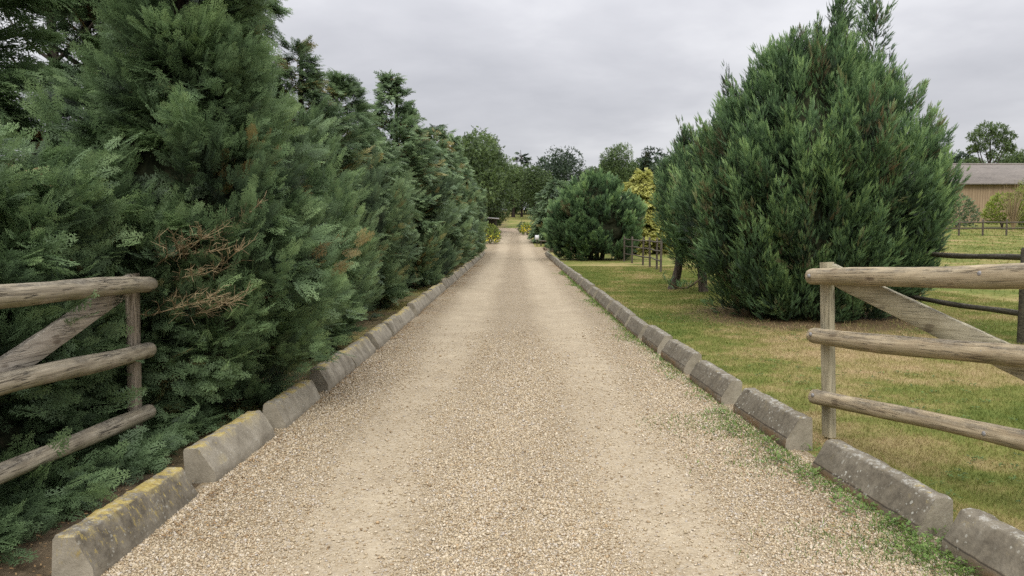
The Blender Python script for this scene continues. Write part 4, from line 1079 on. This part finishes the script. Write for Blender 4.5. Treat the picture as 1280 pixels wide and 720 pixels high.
BR = [broad_crown(gb, 4.2, 11., 2.2, 17, 5200, .42).mesh('crown', M['broad']) for _ in range(3)]
BRT = [trunk_mb(gb, 8.5, .26, limbs=7, spread=3.0).mesh('trunk', M['bark_dark'], True) for _ in range(3)]
ODK = broad_crown(gb, 4.4, 10., 3.0, 13, 3600, .42).mesh('crown', M['broad_dark'])
LOW = [broad_crown(gb, 3.6, 7.5, .2, 13, 3600, .40).mesh('crown', M['broad']) for _ in range(2)]
SPR = bough_crown(gb, [(.6, 2.4), (2.5, 2.2), (5, 1.5), (8, .8), (10.4, .1)], 300, 26, 'coarse', .5, (-12, 15), .35, 1, 1, .08, .55, .0, s0=.2).mesh('crown', [M['dark_conifer'], M['inner']])
THN = bough_crown(gb, [(4.5, .7), (6, 1.2), (7.5, 1.0), (9, .8), (10.2, .1)], 46, 22, 'coarse', .6, (-5, 25), .2, 1, 1, .3, 0, .0, s0=.2).mesh('crown', [M['dark_conifer'], M['inner']])
def umb():
    mb = MB()
    for (x, y, z, r) in [(-2.3, 0, 8.2, 1.2), (-.6, .4, 9.0, 1.5), (1.4, 0, 8.9, 1.3), (3.0, .2, 8.2, 1.1), (-1.5, 0, 7.0, 1.0), (2.0, -.2, 7.2, 1.0), (.3, 0, 7.9, 1.2), (3.4, 0, 6.9, .7), (-2.8, .1, 6.8, .7), (.4, 0, 6.2, .8)]:
        n = int(300 * r); d = unit(gb.normal(0, 1, (n, 3))); d[:, 2] *= .5
        P = np.array([x, y, z]) + d * r * gb.uniform(.5, 1.05, (n, 1))
        put_fronds(mb, gb, 'dot', P, unit(d + gb.normal(0, .6, (n, 3))), gb.normal(0, .6, (n, 3)) + [0, 0, 1], gb.uniform(.3, .5, n), gb.uniform(.3, .55, n))
    return mb
UMB = umb().mesh('crown', M['broad'])
def umb_trunk():
    mb = MB(); t = np.linspace(0, 1, 8)
    mb.tube(np.stack([.2 * np.sin(t * 3), 0 * t, 8 * t], 1), .24 * (1 - .6 * t), 8)
    for dx, zz in ((-2.2, 4), (2.6, 4.4), (1.3, 5), (-1, 5.2), (3.0, 3.6), (-2.6, 3.3)):
        mb.tube(np.stack([dx * t, 0 * t, zz + (8 - zz) * t ** 1.3], 1), .11 * (1 - .7 * t), 6)
    return mb
UMBT = umb_trunk().mesh('trunk', M['bark_dark'], True)
def far_tree(name, px, ytop, d, crown, trunk, h0, label, cat='tree', wid=1., group='trees of the far wood', rot=None):
    x = (px - 644) / 960 * d; zg = hz(x, d); H = 1.6 + (288 - ytop) / 960 * d - zg
    s = H / h0
    e = empty(name, (x, d, zg - .1), label, cat, group, (0, 0, gb.uniform(0, 6.28) if rot is None else rot), (s * wid, s * wid, s))
    link('crown', crown, e); link('trunk', trunk, e); return e
far_tree('broadleaf_tree', 578, 164, 64, BR[0], BRT[0], 11.2, 'round green broadleaf tree rising directly behind the left row\'s far end', wid=1.0)
far_tree('broadleaf_tree', 606, 166, 74, BR[1], BRT[1], 11.2, 'tallest bright green broadleaf tree left of the gap, above the shelter', wid=.95)
far_tree('broadleaf_tree', 616, 182, 86, BR[2], BRT[2], 11.2, 'mid green broadleaf tree overhanging the left side of the grass gap', wid=.95)
far_tree('broadleaf_tree', 642, 204, 120, BR[0], BRT[1], 11.2, 'lower green broadleaf tree filling the middle of the gap', wid=1.1)
far_tree('broadleaf_tree', 668, 206, 112, BR[1], BRT[0], 11.2, 'green broadleaf tree between the gap and the dark oak', wid=1.05)
far_tree('lone_conifer', 652, 183, 122, THN, trunk_mb(gb, 9.8, .16).mesh('trunk', M['bark_dark'], True), 10.4, 'thin sparse conifer poking above the wood on the skyline', 'conifer')
far_tree('oak_tree', 704, 183, 116, ODK, BRT[2], 10.4, 'dark open crowned oak standing above the wood, left of centre skyline', wid=.85)
far_tree('broadleaf_tree', 738, 206, 122, BR[2], BRT[2], 11.2, 'low green tree in the dip between the two highest crowns')
far_tree('broadleaf_tree', 768, 180, 118, BR[0], BRT[0], 11.2, 'tall pale green broadleaf tree above the golden tree', wid=.8, rot=2)
far_tree('spruce_tree', 806, 187, 104, SPR, trunk_mb(gb, 10, .2).mesh('trunk', M['bark_dark'], True), 10.5, 'dark pointed spruce right of the golden tree', 'conifer', wid=1.05)
far_tree('broadleaf_tree', 788, 200, 128, BR[1], BRT[1], 11.2, 'broadleaf tree just left of the dark spruce')
far_tree('broadleaf_tree', 838, 193, 112, BR[2], BRT[0], 11.2, 'broadleaf tree right of the dark spruce, behind the smaller upright conifer')
far_tree('broadleaf_tree', 872, 194, 118, BR[0], BRT[1], 11.2, 'broadleaf tree on the skyline left of the huge conifer', rot=4)
far_tree('broadleaf_tree', 640, 238, 122, LOW[0], BRT[0], 7.6, 'dark low tree at the back of the grass gap', wid=.9)
far_tree('broadleaf_tree', 612, 228, 78, LOW[1], BRT[2], 7.6, 'low bushy tree behind the shelter', wid=.85)
far_tree('broadleaf_tree', 668, 240, 118, LOW[1], BRT[1], 7.6, 'dark low tree at the right of the grass gap')
far_tree('umbrella_tree', 1229, 150, 106, UMB, UMBT, 10.2, 'lone flat crowned tree with bare limbs above the barn roof', group='trees behind the barn', rot=0, wid=.70)
far_tree('broadleaf_tree', 1212, 196, 118, BR[1], BRT[0], 11.2, 'dark tree below the flat crowned tree, at the roof end', group='trees behind the barn')
far_tree('broadleaf_tree', 1256, 184, 112, BR[2], BRT[1], 11.2, 'round dark tree right of the flat crowned tree, behind the barn', group='trees behind the barn', wid=.9)
far_tree('broadleaf_tree', 1290, 178, 112, BR[0], BRT[2], 11.2, 'dark tree behind the barn at the right edge', group='trees behind the barn')
# wood behind as one mass
def wood():
    mb = MB(); g = np.random.default_rng(61)
    for i in range(46):
        x = -40 + i * 3.6 + g.normal(0, 1); y = 138 + g.normal(0, 4); z = hz(x, y)
        c = broad_crown(g, 3.8, 8.5 + g.normal(0, .8), .1, 9, 1000, .8)
        for v in c.V: v += np.array([x, y, z])
        merge(mb, c)
    o = mb.obj('far_woodland', M['broad_dark']); tag(o, 'far dark woodland closing the view behind the trees', 'woodland', kind='stuff')
wood()

# ---- shrubs
def shrub(name, x, y, prof, n, leaf, mat, label, cat='shrub', flowers=0, fl_z=None, stems=True, group=None):
    g = np.random.default_rng(int(abs(x * 37 + y * 11)) + 1); mb = MB(); z, th, r = sample_shell(g, prof, n, lobes=.2)
    q = 1 - .5 * g.beta(1, 1.6, n); P = np.stack([np.cos(th) * r * q, np.sin(th) * r * q, z], 1)
    out = np.stack([np.cos(th), np.sin(th), .6 + 0 * th], 1)
    put_fronds(mb, g, 'dot', P, out + g.normal(0, .6, (n, 3)), out + g.normal(0, .6, (n, 3)), leaf * g.uniform(.7, 1.4, n), .45 + g.normal(0, .13, n))
    e = empty(name, (x, y, hz(x, y)), label, cat, group); mb.obj('foliage', M[mat], e)
    if stems:
        t = MB()
        for k in range(7):
            a = g.uniform(0, 6.28); R = prof_r(prof, prof[-1][0] * .6) * .6; s = np.linspace(0, 1, 5)
            t.tube(np.stack([np.cos(a) * R * s, np.sin(a) * R * s, -.05 + prof[-1][0] * .75 * s], 1), .035 * (1 - .7 * s), 5)
        t.obj('stem', M['bark'], e)
    if flowers:
        f = MB(); z, th, r = sample_shell(g, [(p[0], p[1]) for p in (fl_z or prof)], flowers, lobes=.1)
        P = np.stack([np.cos(th) * r * 1.04, np.sin(th) * r * 1.04, z], 1)
        put_fronds(f, g, 'dot', P, g.normal(0, 1, (flowers, 3)), np.stack([np.cos(th), np.sin(th), .7 + 0 * th], 1), g.uniform(.10, .2, flowers), g.uniform(.4, .8, flowers))
        f.obj('flowers', M['flower'], e)
    return e
shrub('flowering_shrub', -1.95, 60.5, [(.05, .5), (.5, .75), (1.1, .6), (1.5, .2)], 700, .16, 'lime', 'yellow flowering shrub at the left edge of the drive\'s far end', flowers=70, fl_z=[(.2, .6), (.6, .75), (.8, .7)])
shrub('flowering_shrub', -1.9, 66.5, [(.05, .4), (.4, .6), (.8, .45), (1.1, .15)], 500, .17, 'broad', 'green shrub behind the left flowering shrub, below the shelter roof')
shrub('flowering_shrub', 1.15, 73.0, [(.05, .5), (.4, .7), (.8, .55), (1.1, .2)], 600, .16, 'lime', 'bright yellow flowering shrub right of the drive\'s far end', flowers=150, fl_z=[(.2, .6), (.5, .7), (.9, .5)])
shrub('grey_shrub', .75, 75.5, [(.05, .4), (.5, .6), (1.1, .2)], 400, .15, 'grey_green', 'pale feathery shrub behind the right yellow flowers')
shrub('reddish_plant', 2.05 + .15, 52.9, [(.02, .22), (.2, .32), (.42, .1)], 260, .09, 'red_plant', 'small reddish brown mounded plant beside the last right kerb', 'plant', stems=False)
shrub('lime_shrub', 41.6, 66, [(.3, .8), (1.3, 1.5), (2.2, 1.2), (2.9, .4)], 1500, .26, 'lime', 'lime green shrub before the barn wall, nearer the huge conifer')
shrub('lime_shrub', 43.6, 65, [(.3, 1.0), (1.6, 2.0), (3.2, 1.6), (4.4, .5)], 1900, .26, 'lime', 'taller lime green shrub before the barn, at the right edge')
shrub('green_shrub', 38.0, 66.5, [(.1, 1.2), (1.2, 1.6), (2.4, .9), (2.9, .2)], 1200, .26, 'grey_green', 'bluish green shrub by the barn corner, beside the huge conifer')
shrub('green_shrub', 46.5, 68, [(.1, 2.0), (1.2, 2.2), (2.2, 1.6), (2.7, .3)], 1500, .26, 'broad_dark', 'low dark green shrub under the taller lime shrub')
def bare_shrub():
    g = np.random.default_rng(9); e = empty('bare_shrub', (40.6, 63, hz(40.6, 63)), 'leafless twiggy brown shrub in front of the lime green shrubs', 'shrub')
    mb = MB()
    for k in range(60):
        a = g.uniform(0, 6.28); R = g.uniform(.2, 1.3); H = g.uniform(2, 4.2); s = np.linspace(0, 1, 5)
        mb.tube(np.stack([np.cos(a) * R * s ** 1.3, np.sin(a) * R * s ** 1.3, H * s], 1), .03 * (1 - .75 * s), 4)
    mb.obj('twigs', M['twig'], e)
bare_shrub()

# ================================================================== CAMERA, LIGHT, SKY
cam = bpy.data.cameras.new('camera'); co = bpy.data.objects.new('camera', cam); C.objects.link(co)
cam.sensor_width = 36; cam.lens = 36 * 960 / 1280
cam.clip_start = .05; cam.clip_end = 2000
co.location = (0, 0, 1.6); co.rotation_euler = (rad(90 - 4.29), 0, rad(.24))
sc = bpy.context.scene; sc.camera = co

SUN_EL, SUN_AZ = 42, 186          # azimuth clockwise from +Y: behind the camera, a little left
sl = bpy.data.lights.new('sun', 'SUN'); sl.energy = 1.8; sl.angle = rad(25); sl.color = (1, .97, .92)
so = bpy.data.objects.new('sun', sl); C.objects.link(so); so.location = (0, 0, 30)
az, el = rad(SUN_AZ), rad(SUN_EL)
dirv = Vector((math.sin(az) * math.cos(el), math.cos(az) * math.cos(el), math.sin(el)))
so.rotation_euler = dirv.to_track_quat('Z', 'Y').to_euler()
w = bpy.data.worlds.new('World'); sc.world = w; w.use_nodes = True
nt = w.node_tree; nt.nodes.clear()
class WN(NT):
    def __init__(self, t): self.t = t; self.n = t.nodes
W = WN(nt)
out = nt.nodes.new('ShaderNodeOutputWorld'); bg = nt.nodes.new('ShaderNodeBackground'); bg.inputs[1].default_value = .1
sky = nt.nodes.new('ShaderNodeTexSky'); sky.sky_type = 'NISHITA'; sky.sun_disc = False; sky.sun_elevation = el; sky.sun_rotation = az
v = W.tc('Generated'); x = W.xyz(v)
zc = W.math('MAXIMUM', x[2], 0)
den = W.math('ADD', zc, .16)
cmb = nt.nodes.new('ShaderNodeCombineXYZ'); nt.links.new(W.math('DIVIDE', x[0], den), cmb.inputs[0]); nt.links.new(W.math('DIVIDE', x[1], den), cmb.inputs[1])
c1 = W.noise(W.mapping(cmb.outputs[0], (1, .8, 1), (3.1, 1.7, 0)), .9, 5, .5, .3)
c2 = W.noise(W.mapping(cmb.outputs[0], (1, 1, 1), (7.3, 2.2, 4)), 2.6, 5, .55, .2)
cl = W.math('ADD', W.math('MULTIPLY', c1, .72), W.math('MULTIPLY', c2, .28))
tone = W.ramp(cl, [(.30, (5.3, 5.35, 5.75)), (.47, (6.5, 6.52, 6.9)), (.60, (7.9, 7.9, 8.2))])
gain = W.math('ADD', W.math('ADD', .86, W.math('MULTIPLY', zc, .45)), W.math('MULTIPLY', W.math('MULTIPLY', zc, zc), 3.2))
toned = W.mix(1., tone, W.mix(0, (1, 1, 1), (1, 1, 1)), 'MULTIPLY')
vm = nt.nodes.new('ShaderNodeVectorMath'); vm.operation = 'SCALE'; nt.links.new(tone, vm.inputs[0]); nt.links.new(gain, vm.inputs['Scale'])
fin = W.mix(.94, sky.outputs[0], vm.outputs[0])
nt.links.new(fin, bg.inputs[0]); nt.links.new(bg.outputs[0], out.inputs[0])

sc.view_settings.view_transform = 'Standard'; sc.view_settings.look = 'None'
sc.view_settings.exposure = 0; sc.view_settings.gamma = 1
sc.cycles.max_bounces = 6; sc.cycles.diffuse_bounces = 3; sc.cycles.transmission_bounces = 4; sc.cycles.use_denoising = False
